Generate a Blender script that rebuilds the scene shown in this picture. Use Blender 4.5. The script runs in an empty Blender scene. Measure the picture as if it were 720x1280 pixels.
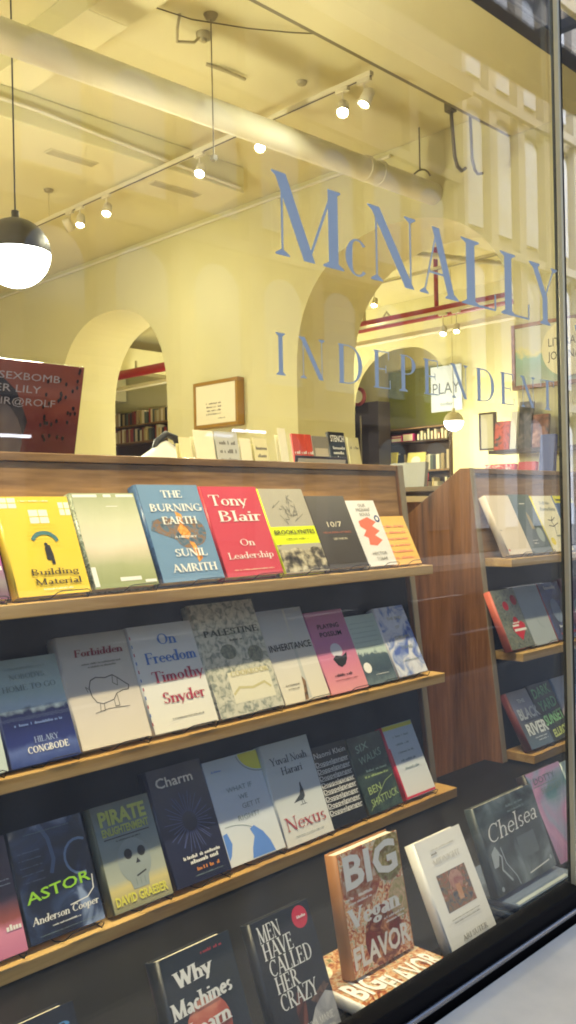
import bpy, bmesh, math, random
from mathutils import Vector, Matrix
R = math.radians
random.seed(7)
scene = bpy.context.scene
col = scene.collection

# ------------------------------------------------------------------ colours
def lin(c):
    out = []
    for v in c[:3]:
        v = v / 255.0
        out.append(v / 12.92 if v <= 0.04045 else ((v + 0.055) / 1.055) ** 2.4)
    return (out[0], out[1], out[2], 1.0)

MATS = {}
def base_mat(name):
    m = bpy.data.materials.new(name); m.use_nodes = True
    nt = m.node_tree; b = nt.nodes['Principled BSDF']
    return m, nt, b

def pm(c, rough=0.5, var=0.06, scale=30.0, bump=0.0, metal=0.0, spec=0.5, name=None, coat=0.0):
    """plain colour with a little procedural mottling; c is sRGB 0-255"""
    key = ('pm', tuple(c), rough, var, scale, bump, metal, spec, coat)
    if key in MATS: return MATS[key]
    m, nt, b = base_mat(name or 'paint')
    n = nt.nodes; l = nt.links
    tc = n.new('ShaderNodeTexCoord'); nz = n.new('ShaderNodeTexNoise')
    nz.inputs['Scale'].default_value = scale; nz.inputs['Detail'].default_value = 4
    l.new(tc.outputs['Object'], nz.inputs['Vector'])
    mx = n.new('ShaderNodeMix'); mx.data_type = 'RGBA'
    k = lin(c)
    mx.inputs[6].default_value = (k[0]*(1-var), k[1]*(1-var), k[2]*(1-var), 1)
    mx.inputs[7].default_value = (min(1, k[0]*(1+var)), min(1, k[1]*(1+var)), min(1, k[2]*(1+var)), 1)
    l.new(nz.outputs['Fac'], mx.inputs[0]); l.new(mx.outputs[2], b.inputs['Base Color'])
    b.inputs['Roughness'].default_value = rough; b.inputs['Metallic'].default_value = metal
    b.inputs['Specular IOR Level'].default_value = spec
    b.inputs['Coat Weight'].default_value = coat; b.inputs['Coat Roughness'].default_value = 0.15
    if bump > 0:
        bp = n.new('ShaderNodeBump'); bp.inputs['Strength'].default_value = bump; bp.inputs['Distance'].default_value = 0.01
        l.new(nz.outputs['Fac'], bp.inputs['Height']); l.new(bp.outputs['Normal'], b.inputs['Normal'])
    MATS[key] = m
    return m

def emit(c, s, name='lit_lamp'):
    key = ('em', tuple(c), s)
    if key in MATS: return MATS[key]
    m = bpy.data.materials.new(name); m.use_nodes = True
    nt = m.node_tree; nt.nodes.clear()
    o = nt.nodes.new('ShaderNodeOutputMaterial'); e = nt.nodes.new('ShaderNodeEmission')
    e.inputs[0].default_value = lin(c); e.inputs[1].default_value = s
    nt.links.new(e.outputs[0], o.inputs[0]); MATS[key] = m
    return m

def wood(name, c1, c2, axis='X', rough=0.4, scale=1.0, coat=0.0):
    m, nt, b = base_mat(name); n = nt.nodes; l = nt.links
    tc = n.new('ShaderNodeTexCoord'); mp = n.new('ShaderNodeMapping')
    s = {'X': (1.2, 14, 14), 'Z': (14, 14, 1.0), 'Y': (14, 1.2, 14)}[axis]
    mp.inputs['Scale'].default_value = tuple(v*scale for v in s)
    l.new(tc.outputs['Object'], mp.inputs[0])
    nz = n.new('ShaderNodeTexNoise'); nz.inputs['Scale'].default_value = 1.0; nz.inputs['Detail'].default_value = 8
    nz.inputs['Distortion'].default_value = 0.8; l.new(mp.outputs[0], nz.inputs[0])
    fi = n.new('ShaderNodeTexNoise'); fi.inputs['Scale'].default_value = 9.0; fi.inputs['Detail'].default_value = 4
    l.new(mp.outputs[0], fi.inputs[0])
    ad = n.new('ShaderNodeMath'); ad.operation = 'MULTIPLY_ADD'; ad.inputs[1].default_value = 0.35
    l.new(fi.outputs['Fac'], ad.inputs[0]); l.new(nz.outputs['Fac'], ad.inputs[2])
    cr = n.new('ShaderNodeValToRGB'); l.new(ad.outputs[0], cr.inputs[0])
    cr.color_ramp.elements[0].position = 0.48; cr.color_ramp.elements[0].color = lin(c1)
    cr.color_ramp.elements[1].position = 0.86; cr.color_ramp.elements[1].color = lin(c2)
    l.new(cr.outputs[0], b.inputs['Base Color']); b.inputs['Roughness'].default_value = rough
    b.inputs['Coat Weight'].default_value = coat; b.inputs['Coat Roughness'].default_value = 0.12
    bp = n.new('ShaderNodeBump'); bp.inputs['Strength'].default_value = 0.12; bp.inputs['Distance'].default_value = 0.003
    l.new(ad.outputs[0], bp.inputs['Height']); l.new(bp.outputs[0], b.inputs['Normal'])
    return m

def art(stops, h=0.24, warp=0.0, wscale=20.0, streak=None, rough=0.3, name='printed_shaded_cover', axis=2):
    """printed artwork, on some covers also painted shelf light and shade: colour bands up the cover, edges broken by noise; stops = [(0..1, colour)]"""
    m, nt, b = base_mat(name); n = nt.nodes; l = nt.links
    tc = n.new('ShaderNodeTexCoord'); sp = n.new('ShaderNodeSeparateXYZ'); l.new(tc.outputs['Object'], sp.inputs[0])
    nz = n.new('ShaderNodeTexNoise'); nz.inputs['Scale'].default_value = wscale; nz.inputs['Detail'].default_value = 6
    nz.inputs['Roughness'].default_value = 0.62
    if streak:
        mp = n.new('ShaderNodeMapping'); mp.inputs['Scale'].default_value = streak
        l.new(tc.outputs['Object'], mp.inputs[0]); l.new(mp.outputs[0], nz.inputs[0])
    else:
        l.new(tc.outputs['Object'], nz.inputs[0])
    dv = n.new('ShaderNodeMath'); dv.operation = 'DIVIDE'; dv.inputs[1].default_value = h
    l.new(sp.outputs[axis], dv.inputs[0])
    sb = n.new('ShaderNodeMath'); sb.operation = 'SUBTRACT'; sb.inputs[1].default_value = 0.5
    l.new(nz.outputs['Fac'], sb.inputs[0])
    ma = n.new('ShaderNodeMath'); ma.operation = 'MULTIPLY_ADD'; ma.inputs[1].default_value = warp
    l.new(sb.outputs[0], ma.inputs[0]); l.new(dv.outputs[0], ma.inputs[2])
    cr = n.new('ShaderNodeValToRGB'); l.new(ma.outputs[0], cr.inputs[0])
    e = cr.color_ramp.elements
    while len(e) < len(stops): e.new(0.5)
    for i, (p, c) in enumerate(stops):
        e[i].position = p; e[i].color = lin(c)
    l.new(cr.outputs[0], b.inputs['Base Color']); b.inputs['Roughness'].default_value = rough
    b.inputs['Coat Weight'].default_value = 0.25; b.inputs['Coat Roughness'].default_value = 0.2
    return m

def mottle(cols, scale=60.0, detail=3.0, dist=1.5, rough=0.3, name='printed_pattern', lo=0.3, hi=0.7, vor=False):
    m, nt, b = base_mat(name); n = nt.nodes; l = nt.links
    tc = n.new('ShaderNodeTexCoord'); nz = n.new('ShaderNodeTexNoise')
    nz.inputs['Scale'].default_value = scale; nz.inputs['Detail'].default_value = detail; nz.inputs['Distortion'].default_value = dist
    l.new(tc.outputs['Object'], nz.inputs[0])
    cr = n.new('ShaderNodeValToRGB')
    if vor:
        vo = n.new('ShaderNodeTexVoronoi'); vo.inputs['Scale'].default_value = scale
        l.new(tc.outputs['Object'], vo.inputs[0])
        av = n.new('ShaderNodeMath'); av.operation = 'MULTIPLY_ADD'; av.inputs[1].default_value = 0.5
        l.new(vo.outputs['Distance'], av.inputs[0])
        hf = n.new('ShaderNodeMath'); hf.operation = 'MULTIPLY'; hf.inputs[1].default_value = 0.62
        l.new(nz.outputs['Fac'], hf.inputs[0]); l.new(hf.outputs[0], av.inputs[2]); l.new(av.outputs[0], cr.inputs[0])
    else:
        l.new(nz.outputs['Fac'], cr.inputs[0])
    e = cr.color_ramp.elements
    while len(e) < len(cols): e.new(0.5)
    for i, c in enumerate(cols):
        e[i].position = lo + (hi-lo)*i/(len(cols)-1); e[i].color = lin(c)
    l.new(cr.outputs[0], b.inputs['Base Color']); b.inputs['Roughness'].default_value = rough
    b.inputs['Coat Weight'].default_value = 0.2
    return m

def glass_mat(name, f0=0.05, mul=1.0, tint=(1, 1, 1)):
    m = bpy.data.materials.new(name); m.use_nodes = True
    nt = m.node_tree; nt.nodes.clear(); n = nt.nodes; l = nt.links
    o = n.new('ShaderNodeOutputMaterial'); mix = n.new('ShaderNodeMixShader')
    tr = n.new('ShaderNodeBsdfTransparent'); gl = n.new('ShaderNodeBsdfGlossy')
    tr.inputs[0].default_value = (*tint, 1); gl.inputs['Roughness'].default_value = 0.0
    lw = n.new('ShaderNodeLayerWeight'); lw.inputs[0].default_value = 0.5
    pw = n.new('ShaderNodeMath'); pw.operation = 'POWER'; pw.inputs[1].default_value = 5
    l.new(lw.outputs['Facing'], pw.inputs[0])
    ma = n.new('ShaderNodeMath'); ma.operation = 'MULTIPLY_ADD'; ma.inputs[1].default_value = (1-f0)*mul; ma.inputs[2].default_value = f0
    ma.use_clamp = True
    l.new(pw.outputs[0], ma.inputs[0]); l.new(ma.outputs[0], mix.inputs[0])
    l.new(tr.outputs[0], mix.inputs[1]); l.new(gl.outputs[0], mix.inputs[2])
    # street dust and wiped smears, also standing in for the milky reflected veil
    tc = n.new('ShaderNodeTexCoord'); mp = n.new('ShaderNodeMapping'); mp.inputs['Scale'].default_value = (3, 3, 1.2); mp.inputs['Rotation'].default_value = (0, .6, 0)
    nz = n.new('ShaderNodeTexNoise'); nz.inputs['Scale'].default_value = 2.2; nz.inputs['Detail'].default_value = 7; nz.inputs['Distortion'].default_value = 1.2
    l.new(tc.outputs['Object'], mp.inputs[0]); l.new(mp.outputs[0], nz.inputs[0])
    cr = n.new('ShaderNodeMapRange'); cr.inputs[1].default_value = .35; cr.inputs[2].default_value = .75; cr.inputs[3].default_value = .009; cr.inputs[4].default_value = .030
    l.new(nz.outputs['Fac'], cr.inputs[0])
    df = n.new('ShaderNodeBsdfDiffuse'); df.inputs[0].default_value = (.8, .82, .86, 1)
    m2 = n.new('ShaderNodeMixShader'); l.new(cr.outputs[0], m2.inputs[0]); l.new(mix.outputs[0], m2.inputs[1]); l.new(df.outputs[0], m2.inputs[2])
    l.new(m2.outputs[0], o.inputs[0])
    return m

# ------------------------------------------------------------------ mesh helpers
class MB:
    def __init__(s): s.v = []; s.f = []; s.m = []; s.mats = []; s.sm = []
    def mi(s, mat):
        if mat not in s.mats: s.mats.append(mat)
        return s.mats.index(mat)
    def add(s, vs, fs, mat, smooth=False):
        k = len(s.v); i = s.mi(mat); s.v += [tuple(v) for v in vs]
        for f in fs: s.f.append(tuple(k+j for j in f)); s.m.append(i); s.sm.append(smooth)
    def box(s, x0, x1, y0, y1, z0, z1, mat):
        vs = [(x, y, z) for x in (x0, x1) for y in (y0, y1) for z in (z0, z1)]
        s.add(vs, [(0,1,3,2),(4,6,7,5),(0,4,5,1),(2,3,7,6),(0,2,6,4),(1,5,7,3)], mat)
    def prism(s, pts, a0, a1, plane, mat):
        """polygon pts extruded; plane 'yz' extrudes along x, 'xz' along y, 'xy' along z"""
        def mk(p, a):
            return {'yz': (a, p[0], p[1]), 'xz': (p[0], a, p[1]), 'xy': (p[0], p[1], a)}[plane]
        n = len(pts); vs = [mk(p, a0) for p in pts] + [mk(p, a1) for p in pts]
        fs = [tuple(range(n))[::-1], tuple(range(n, 2*n))] + [(i, (i+1) % n, n+(i+1) % n, n+i) for i in range(n)]
        s.add(vs, fs, mat)
    def tube(s, pts, r, mat, n=8, cap=True):
        pts = [Vector(p) for p in pts]; rings = []; up = Vector((0, 0, 1))
        rr = r if isinstance(r, (list, tuple)) else [r]*len(pts)
        for i, p in enumerate(pts):
            d = (pts[min(i+1, len(pts)-1)] - pts[max(i-1, 0)]).normalized()
            a = d.cross(up)
            if a.length < 1e-3: a = d.cross(Vector((0, 1, 0)))
            a.normalize(); b = a.cross(d).normalized()
            rings.append([p + (a*math.cos(t) + b*math.sin(t))*rr[i] for t in [2*math.pi*k/n for k in range(n)]])
        vs = [v for g in rings for v in g]; fs = []
        for i in range(len(pts)-1):
            for k in range(n):
                fs.append((i*n+k, i*n+(k+1) % n, (i+1)*n+(k+1) % n, (i+1)*n+k))
        s.add(vs, fs, mat, True)
        if cap: s.add(rings[0] + rings[-1], [tuple(range(n))[::-1], tuple(range(n, 2*n))], mat)
    def lathe(s, prof, c, mat, n=24, M=None, smooth=True):
        """prof = [(r, z)], turned about z through c; M optional rotation matrix"""
        vs = []
        for r, z in prof:
            for k in range(n):
                t = 2*math.pi*k/n; v = Vector((r*math.cos(t), r*math.sin(t), z))
                if M: v = M @ v
                vs.append(v + Vector(c))
        fs = [(i*n+k, i*n+(k+1) % n, (i+1)*n+(k+1) % n, (i+1)*n+k) for i in range(len(prof)-1) for k in range(n)]
        s.add(vs, fs, mat, smooth)
    def build(s, name, parent=None, loc=None, bevel=0.0):
        me = bpy.data.meshes.new(name); me.from_pydata(s.v, [], s.f)
        for m in s.mats: me.materials.append(m)
        me.polygons.foreach_set('material_index', s.m); me.polygons.foreach_set('use_smooth', s.sm)
        me.update()
        bm = bmesh.new(); bm.from_mesh(me); bmesh.ops.recalc_face_normals(bm, faces=bm.faces); bm.to_mesh(me); bm.free()
        o = bpy.data.objects.new(name, me); col.objects.link(o)
        if loc: o.location = loc
        if parent: o.parent = parent
        if bevel > 0:
            md = o.modifiers.new('Bevel', 'BEVEL'); md.width = bevel; md.segments = 2; md.limit_method = 'ANGLE'
        return o

def tag(o, label=None, cat=None, group=None, kind=None):
    if label: o['label'] = label
    if cat: o['category'] = cat
    if group: o['group'] = group
    if kind: o['kind'] = kind
    return o
def empty(name, loc, label, cat, rot=(0, 0, 0), group=None):
    o = bpy.data.objects.new(name, None); col.objects.link(o); o.location = loc; o.rotation_euler = rot
    o.empty_display_size = 0.05
    return tag(o, label, cat, group)

# ------------------------------------------------------------------ lettering
# every glyph of the serif alphabet is drawn with thick and thin pen strokes
SER = {
'A': (.84, 'D .10 0 .42 1 t;D .38 1 .74 0 k;H .2 .6 .33;s .1 0 t;s .74 0 k'),
'B': (.72, 'V .16 0 1 k;s .16 0 k;A .30 .76 .24 .22 -90 90;A .32 .27 .29 .26 -90 90;H .1 .32 .98;H .16 .32 .53;H .1 .34 .02'),
'C': (.80, 'A .45 .5 .38 .48 48 312;V .70 .72 .96 t'),
'D': (.88, 'V .16 0 1 k;H .06 .4 .98;H .06 .4 .02;A .40 .5 .38 .48 -90 90'),
'E': (.72, 'V .16 0 1 k;H .04 .6 .98;H .16 .48 .52;H .04 .64 .02;V .60 .78 .99 t;V .64 .01 .24 t;V .49 .42 .62 t'),
'F': (.66, 'V .16 0 1 k;H .04 .6 .98;H .16 .48 .52;V .60 .78 .99 t;V .49 .42 .62 t;s .16 0 k'),
'G': (.86, 'A .45 .5 .38 .48 48 320;V .70 .72 .96 t;V .74 .06 .42 k;z .74 .44 k'),
'H': (.86, 'V .16 0 1 k;V .70 0 1 k;H .16 .70 .52;s .16 0 k;z .16 1 k;s .70 0 k;z .70 1 k'),
'I': (.32, 'V .16 0 1 k;s .16 0 k;z .16 1 k'),
'J': (.44, 'V .28 .16 1 k;z .28 1 k;A .13 .14 .15 .19 180 360'),
'K': (.80, 'V .16 0 1 k;s .16 0 k;z .16 1 k;D .2 .42 .64 1 t;D .34 .6 .72 0 k;s .72 0 k;z .64 1 t'),
'L': (.66, 'V .16 0 1 k;z .16 1 k;H .04 .6 .02;V .60 .01 .26 t;s .16 0 k'),
'M': (1.06, 'V .14 0 1 t;D .12 1 .52 .0 k;D .50 0 .88 1 t;V .88 0 1 k;s .14 0 t;s .88 0 k;z .1 1 t;z .9 1 t'),
'N': (.86, 'V .14 0 1 t;D .12 1 .70 0 k;V .72 0 1 t;z .1 1 t;s .14 0 t;z .72 1 t'),
'O': (.92, 'A .46 .5 .38 .48 0 360'),
'P': (.70, 'V .16 0 1 k;s .16 0 k;A .32 .73 .26 .25 -90 90;H .06 .34 .98;H .16 .34 .48'),
'Q': (.92, 'A .46 .5 .38 .48 0 360;D .5 .2 .8 -.12 k'),
'R': (.80, 'V .16 0 1 k;s .16 0 k;A .32 .74 .25 .24 -90 90;H .06 .34 .98;H .16 .34 .50;D .36 .5 .70 0 k;s .7 0 k'),
'S': (.60, 'A .30 .74 .21 .24 30 272;A .30 .26 .22 .24 -150 92;V .49 .74 .94 t;V .08 .06 .26 t'),
'T': (.74, 'V .37 0 1 k;s .37 0 k;H .03 .71 .98;V .04 .78 .99 t;V .70 .78 .99 t'),
'U': (.84, 'V .16 .3 1 k;z .16 1 k;A .43 .3 .27 .28 180 360;V .70 .3 1 t;z .70 1 t'),
'V': (.78, 'D .06 1 .40 0 k;D .38 0 .70 1 t;z .06 1 k;z .7 1 t'),
'W': (1.1, 'D .06 1 .34 0 k;D .32 0 .56 1 t;D .5 1 .78 0 k;D .76 0 1.02 1 t;z .06 1 k;z 1.02 1 t'),
'X': (.80, 'D .08 1 .66 0 k;D .1 0 .64 1 t;z .08 1 k;s .66 0 k'),
'Y': (.76, 'D .06 1 .38 .46 k;D .38 .46 .68 1 t;V .38 0 .5 k;s .38 0 k;z .07 1 k;z .68 1 t'),
'Z': (.70, 'H .06 .62 .98;D .08 0 .56 1 k;H .04 .66 .02;V .06 .78 .99 t;V .64 .01 .24 t'),
'a': (.54, 'V .40 .04 .46 k;A .26 .44 .15 .17 0 160;A .22 .17 .17 .16 0 360;H .40 .52 .03'),
'b': (.62, 'V .13 0 1 k;A .34 .31 .22 .30 0 360;z .1 1 k'),
'c': (.50, 'A .29 .31 .23 .30 45 315'),
'd': (.62, 'V .48 0 1 k;A .27 .31 .22 .30 0 360;z .44 1 k'),
'e': (.54, 'A .29 .31 .23 .30 0 318;H .1 .5 .34'),
'f': (.40, 'V .18 0 .82 k;A .30 .82 .12 .17 30 180;H .04 .34 .6;s .18 0 k'),
'g': (.56, 'A .27 .37 .20 .24 0 360;A .27 -.10 .22 .16 0 360;H .4 .54 .58'),
'h': (.64, 'V .14 0 1 k;A .32 .42 .19 .19 0 180;V .50 0 .42 k;s .14 0 k;s .5 0 k;z .1 1 k'),
'i': (.30, 'V .15 0 .6 k;s .15 0 k;z .12 .62 k;V .15 .78 .9 k'),
'k': (.62, 'V .14 0 1 k;s .14 0 k;D .18 .26 .46 .6 t;D .26 .36 .52 0 k;s .54 0 k'),
'l': (.30, 'V .15 0 1 k;s .15 0 k;z .12 1 k'),
'm': (.92, 'V .14 0 .6 k;A .29 .42 .16 .19 0 180;V .44 0 .42 k;A .60 .42 .16 .19 0 180;V .75 0 .42 k;s .14 0 k;s .44 0 k;s .75 0 k'),
'n': (.64, 'V .14 0 .6 k;A .32 .42 .19 .19 0 180;V .50 0 .42 k;s .14 0 k;s .5 0 k;z .1 .62 k'),
'o': (.58, 'A .29 .31 .23 .30 0 360'),
'p': (.62, 'V .13 -.28 .6 k;A .34 .31 .22 .30 0 360;s .13 -.28 k'),
'r': (.44, 'V .14 0 .6 k;A .30 .44 .15 .16 30 160;s .14 0 k;z .1 .62 k'),
's': (.44, 'A .22 .46 .14 .15 30 272;A .22 .16 .15 .15 -150 92'),
't': (.40, 'V .18 .1 .8 k;H .04 .36 .6;A .30 .12 .12 .12 180 320'),
'u': (.64, 'V .14 .18 .6 k;A .31 .2 .18 .19 180 360;V .50 0 .6 k;z .1 .62 k;z .46 .62 k'),
'v': (.58, 'D .05 .62 .30 0 k;D .28 0 .52 .62 t;z .06 .62 k;z .52 .62 t'),
'w': (.84, 'D .05 .62 .26 0 k;D .24 0 .42 .62 t;D .38 .62 .60 0 k;D .58 0 .78 .62 t;z .06 .62 k;z .78 .62 t'),
'x': (.58, 'D .06 .62 .48 0 k;D .08 0 .46 .62 t;z .08 .62 t;s .48 0 t'),
'y': (.58, 'D .05 .62 .30 0 k;D .16 -.28 .52 .62 t;z .06 .62 k;z .52 .62 t'),
'?': (.5, 'A .24 .76 .18 .22 -60 170;V .24 .26 .56 t;V .24 0 .12 k'),
' ': (.34, ''),
}
def glyph(ch, k=.135, t=.035):
    adv, code = SER.get(ch, SER[' ']); polys = []
    W = {'k': k, 't': t}
    for c in [q for q in code.split(';') if q]:
        a = c.split(); op = a[0]
        if op == 'V':
            x, y0, y1 = map(float, a[1:4]); w = W[a[4]]/2; polys.append([(x-w, y0), (x+w, y0), (x+w, y1), (x-w, y1)])
        elif op == 'H':
            x0, x1, y = map(float, a[1:4]); h = max(t, .03)/2; polys.append([(x0, y-h), (x1, y-h), (x1, y+h), (x0, y+h)])
        elif op == 'D':
            x0, y0, x1, y1 = map(float, a[1:5]); w = W[a[5]]*(1.1 if a[5] == 'k' else 1.3)/2
            polys.append([(x0-w, y0), (x0+w, y0), (x1+w, y1), (x1-w, y1)])
        elif op in 'sz':
            x, y = map(float, a[1:3]); w = W[a[3]]/2; hw = w+.085; d = 1 if op == 's' else -1
            polys.append([(x-hw, y), (x+hw, y), (x+hw, y+d*.022), (x+w, y+d*.075), (x-w, y+d*.075), (x-hw, y+d*.022)])
        elif op == 'A':
            cx, cy, rx, ry, a0, a1 = map(float, a[1:7]); n = max(6, int(abs(a1-a0)/15)); ring = []
            for i in range(n+1):
                th = R(a0+(a1-a0)*i/n); w = t + (k-t)*abs(math.cos(th))**1.4
                ring.append(((cx+(rx+w*.25)*math.cos(th)+0, cy+(ry+t*.2)*math.sin(th)), (cx+(rx-w*.75)*math.cos(th), cy+(ry-t*.9)*math.sin(th))))
            for i in range(n):
                polys.append([ring[i][0], ring[i+1][0], ring[i+1][1], ring[i][1]])
    return adv, polys

SANS = {}
def sans_polys(text, bold=0.0):
    key = (text, bold)
    if key in SANS: return SANS[key]
    cu = bpy.data.curves.new('t', 'FONT'); cu.body = text; cu.size = 1.0; cu.offset = bold; cu.resolution_u = 2
    o = bpy.data.objects.new('t', cu); me = o.to_mesh()
    vs = [(v.co.x, v.co.y) for v in me.vertices]; fs = [tuple(p.vertices) for p in me.polygons]
    o.to_mesh_clear(); bpy.data.objects.remove(o); bpy.data.curves.remove(cu)
    x1 = max(v[0] for v in vs); x0 = min(v[0] for v in vs)
    cap = 0.73
    vs = [((x-x0)/cap, y/cap) for x, y in vs]
    SANS[key] = (vs, fs, (x1-x0)/cap)
    return SANS[key]

def text(mb, s, cx, zb, cap, width, mat, font='n', y=-0.0006, shear=0.0, bold=0.0, k=.16, t=.05, slope=0.0, align='c'):
    """lettering in the xz plane facing -y; cx centre, zb baseline, cap height, width to fit"""
    if font == 'n':
        vs, fs, w = sans_polys(s, bold)
        sx = width/w; x0 = cx-width/2
        out = [(x0+x*sx+z*cap*shear, y, zb+z*cap+(x*sx-width/2)*slope) for x, z in vs]
        mb.add(out, fs, mat)
    else:
        pen = 0; items = []
        for ch in s:
            adv, polys = glyph(ch, k, t)
            for p in polys: items.append([(pen+a, b) for a, b in p])
            pen += adv
        sx = width/max(pen, .1); x0 = cx-width/2
        for i, p in enumerate(items):
            mb.add([(x0+a*sx+b*cap*shear, y-0.000012*(i % 9), zb+b*cap+(a*sx-width/2)*slope) for a, b in p], [tuple(range(len(p)))], mat)

def scribble(mb, cx, z, width, h, mat, y=-0.0005, seed=0):
    """a line of print too small to read: runs of tiny strokes"""
    rn = random.Random(seed); x = cx-width/2
    while x < cx+width/2:
        w = rn.uniform(.35, .7)*h
        if rn.random() < .84:
            hh = h*rn.choice((.6, .65, .7, 1.0))
            mb.add([(x, y, z), (x+w*.75, y, z), (x+w*.75, y, z+hh), (x, y, z+hh)], [(0, 1, 2, 3)], mat)
        x += w

# ------------------------------------------------------------------ books
PAGE = pm((232, 224, 200), .8, .08, 300)
DARKW = pm((40, 38, 42), .35, .1, 50, metal=.8)
WIRE = pm((150, 150, 155), .25, .05, 50, metal=1.0)
def book_meshes(root, w, h, t, front, spine=None, items=(), back=None, soft=False):
    spine = spine or front; back = back or spine
    b = 0.0022; m = MB()
    # case: front board, rounded spine, back board; the profile runs in x-y, extruded over z
    g = 0.004
    m.box(g, w, 0, b, 0, h, front)
    m.box(g, w, t-b, t, 0, h, back)
    n = 8; bulge = 0.0 if soft else min(.006, t*.2); outer = []; inner = []
    for i in range(n+1):
        th = math.pi*i/n; yy = t/2-t/2*math.cos(th)
        outer.append((g-0.002-(bulge+.002)*math.sin(th)**.7, yy)); inner.append((g+0.0005-(bulge+.002)*math.sin(th)**.7, b*.7+(t-b*1.4)*i/n))
    k = 0; prof = outer+inner[::-1]
    N = len(prof)
    vs = [(x, y, 0) for x, y in prof]+[(x, y, h) for x, y in prof]
    fs = []
    for i in range(N): fs.append((i, (i+1) % N, N+(i+1) % N, N+i))
    for i in range(n): fs.append((i, i+1, N-2-i, N-1-i)); fs.append((N+i, N+i+1, 2*N-2-i, 2*N-1-i))
    m.add(vs, fs, spine, True)
    m.box(g-.002, g+.0015, .0002, b*.9, 0.0003, h-.0003, spine)
    m.box(g-.002, g+.0015, t-b*.9, t-.0002, 0.0003, h-.0003, spine)
    cov = m.build('cover', root)
    p = MB(); e = 0.0 if soft else .003
    p.box(g, w-e-.0006, b+.0002, t-b-.0002, e+.0004, h-e-.0004, PAGE); p.build('pages', root)
    ill = MB(); let = MB(); lay = 0
    for it in items:
        lay += 1; y = -0.00025-lay*0.00006
        op = it[0]
        if op == 't':
            _, s, cx, zb, cap, wd, mat, font = it[:8]; kw = it[8] if len(it) > 8 else {}
            tm_ = MB(); text(tm_, s, cx*w, zb*h, cap*h, wd*w, mat, font, y-.0012, **kw); tm_.build('lettering', cov)
        elif op == 'u': scribble(let, it[1]*w, it[2]*h, it[3]*w, it[4]*h, it[5], y-.0011, lay*7+int(it[1]*100))
        elif op == 'r':
            _, x0, z0, x1, z1, mat = it
            ill.add([(x0*w, y, z0*h), (x1*w, y, z0*h), (x1*w, y, z1*h), (x0*w, y, z1*h)], [(0, 1, 2, 3)], mat)
        elif op == 'e':
            _, cx, cz, rx, rz, mat = it
            pts = [(max(.004, min(w, cx*w+rx*w*math.cos(a))), y, max(0, min(h, cz*h+rz*w*math.sin(a)))) for a in [2*math.pi*i/24 for i in range(24)]]
            ill.add(pts, [tuple(range(24))], mat)
        elif op == 'p':
            ill.add([(x*w, y, z*h) for x, z in it[1]], [tuple(range(len(it[1])))], it[2])
        elif op == 'l':
            pts = it[1]; wd = it[2]
            for (xa, za), (xb, zb) in zip(pts, pts[1:]):
                d = Vector(((xb-xa)*w, (zb-za)*h)); d.normalize(); q = Vector((-d.y, d.x))*wd*w/2
                A = Vector((xa*w, za*h))-d*wd*w*.2; B = Vector((xb*w, zb*h))+d*wd*w*.2
                ill.add([(A.x+q.x, y, A.y+q.y), (B.x+q.x, y, B.y+q.y), (B.x-q.x, y, B.y-q.y), (A.x-q.x, y, A.y-q.y)], [(0, 1, 2, 3)], it[3])
                y -= 0.000004
    if ill.v: ill.build('illustration', cov)
    if let.v: let.build('small_print', cov)

def book(label, X, Y, z, w, h, t, lean, front, spine=None, items=(), easel=None, group=None, yaw=0, soft=False, name='book', back=None):
    a = R(lean)
    root = empty(name, (X, Y, z+t*math.sin(a)+.0012), label, 'book', (-a, 0, R(yaw)), group)
    book_meshes(root, w, h, t, front, spine, items, back, soft)
    if easel:
        e = MB(); r = .0011
        for k in (0, 1):
            o = .012+.0*k
        x0, x1 = .42*w, .93*w
        base = z+r+.0005
        e.tube([(x0-.012, .012, base-z), (x0-.004, -.010, base-z+.004), (x0+.008, -.017, .017), (x0+.02, -.018, .020), (x1-.01, -.018, .020), (x1, -.015, .016), (x1, -.006, base-z), (x1, .05, base-z), (x1-.02, .085, base-z)], r, DARKW, 6)
        e.tube([(x0-.012, .012, base-z), (x0-.012, .06, base-z), (x0+.01, .085, base-z), (x1-.02, .085, base-z)], r, DARKW, 6)
        o = e.build('book_easel', None, (X, Y, z)); tag(o, easel, 'book stand', 'bent wire stands holding the display books')
    return root

W_ = (238, 236, 228); wht = pm(W_, .5, .02); ink = pm((30, 30, 34), .5, .05)
cream = pm((236, 226, 196), .5, .03); red = pm((200, 40, 60), .5, .05)
S1, S2, S3, PF = -.182, -.53, -.893, -.93      # tops of the three shelves and of the window platform
Y1, Y2, Y3 = 1.768, 1.728, 1.692
E = 'wire stand at the foot of the '
T = lambda *a, **k: ('t', *a, k)

# ---- top shelf
pk = art([(0, (110, 60, 90)), (.2, (150, 140, 140)), (.4, (190, 90, 170)), (1, (170, 80, 150))], .23, .3, 14)
book('pink and violet book cut off at the left end of the top shelf', .80, Y1, S1, .158, .235, .025, 24, pk, None,
     [T('RE', .86, .46, .03, .2, wht, 'n'), ('r', .7, .28, .98, .32, wht), ('r', .1, .4, .98, .408, wht)], E+'pink and violet book on the top shelf')
ye = pm((238, 206, 62), .35, .03, 8, coat=.2); wn = pm((240, 238, 220), .5, .02); yd = pm((214, 186, 40), .5, .03)
its = [('r', .0+.03, .88, .26, .985, wn), ('r', .84, .80, .995, .935, wn), ('r', .40, .72, .66, .86, wn), ('u', .5, .945, .42, .014, wn)]
for x0, z0, x1, z1 in ((.03, .88, .26, .985), (.84, .80, .995, .935), (.40, .72, .66, .86)):
    its += [('r', (x0+x1)/2-.006, z0, (x0+x1)/2+.006, z1, ye), ('r', x0, (z0+z1)/2-.004, x1, (z0+z1)/2+.004, ye)]
for q in range(7): its.append(('r', .36-.02*q % .1, .70-.035*q, .74, .703-.035*q, yd))
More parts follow.
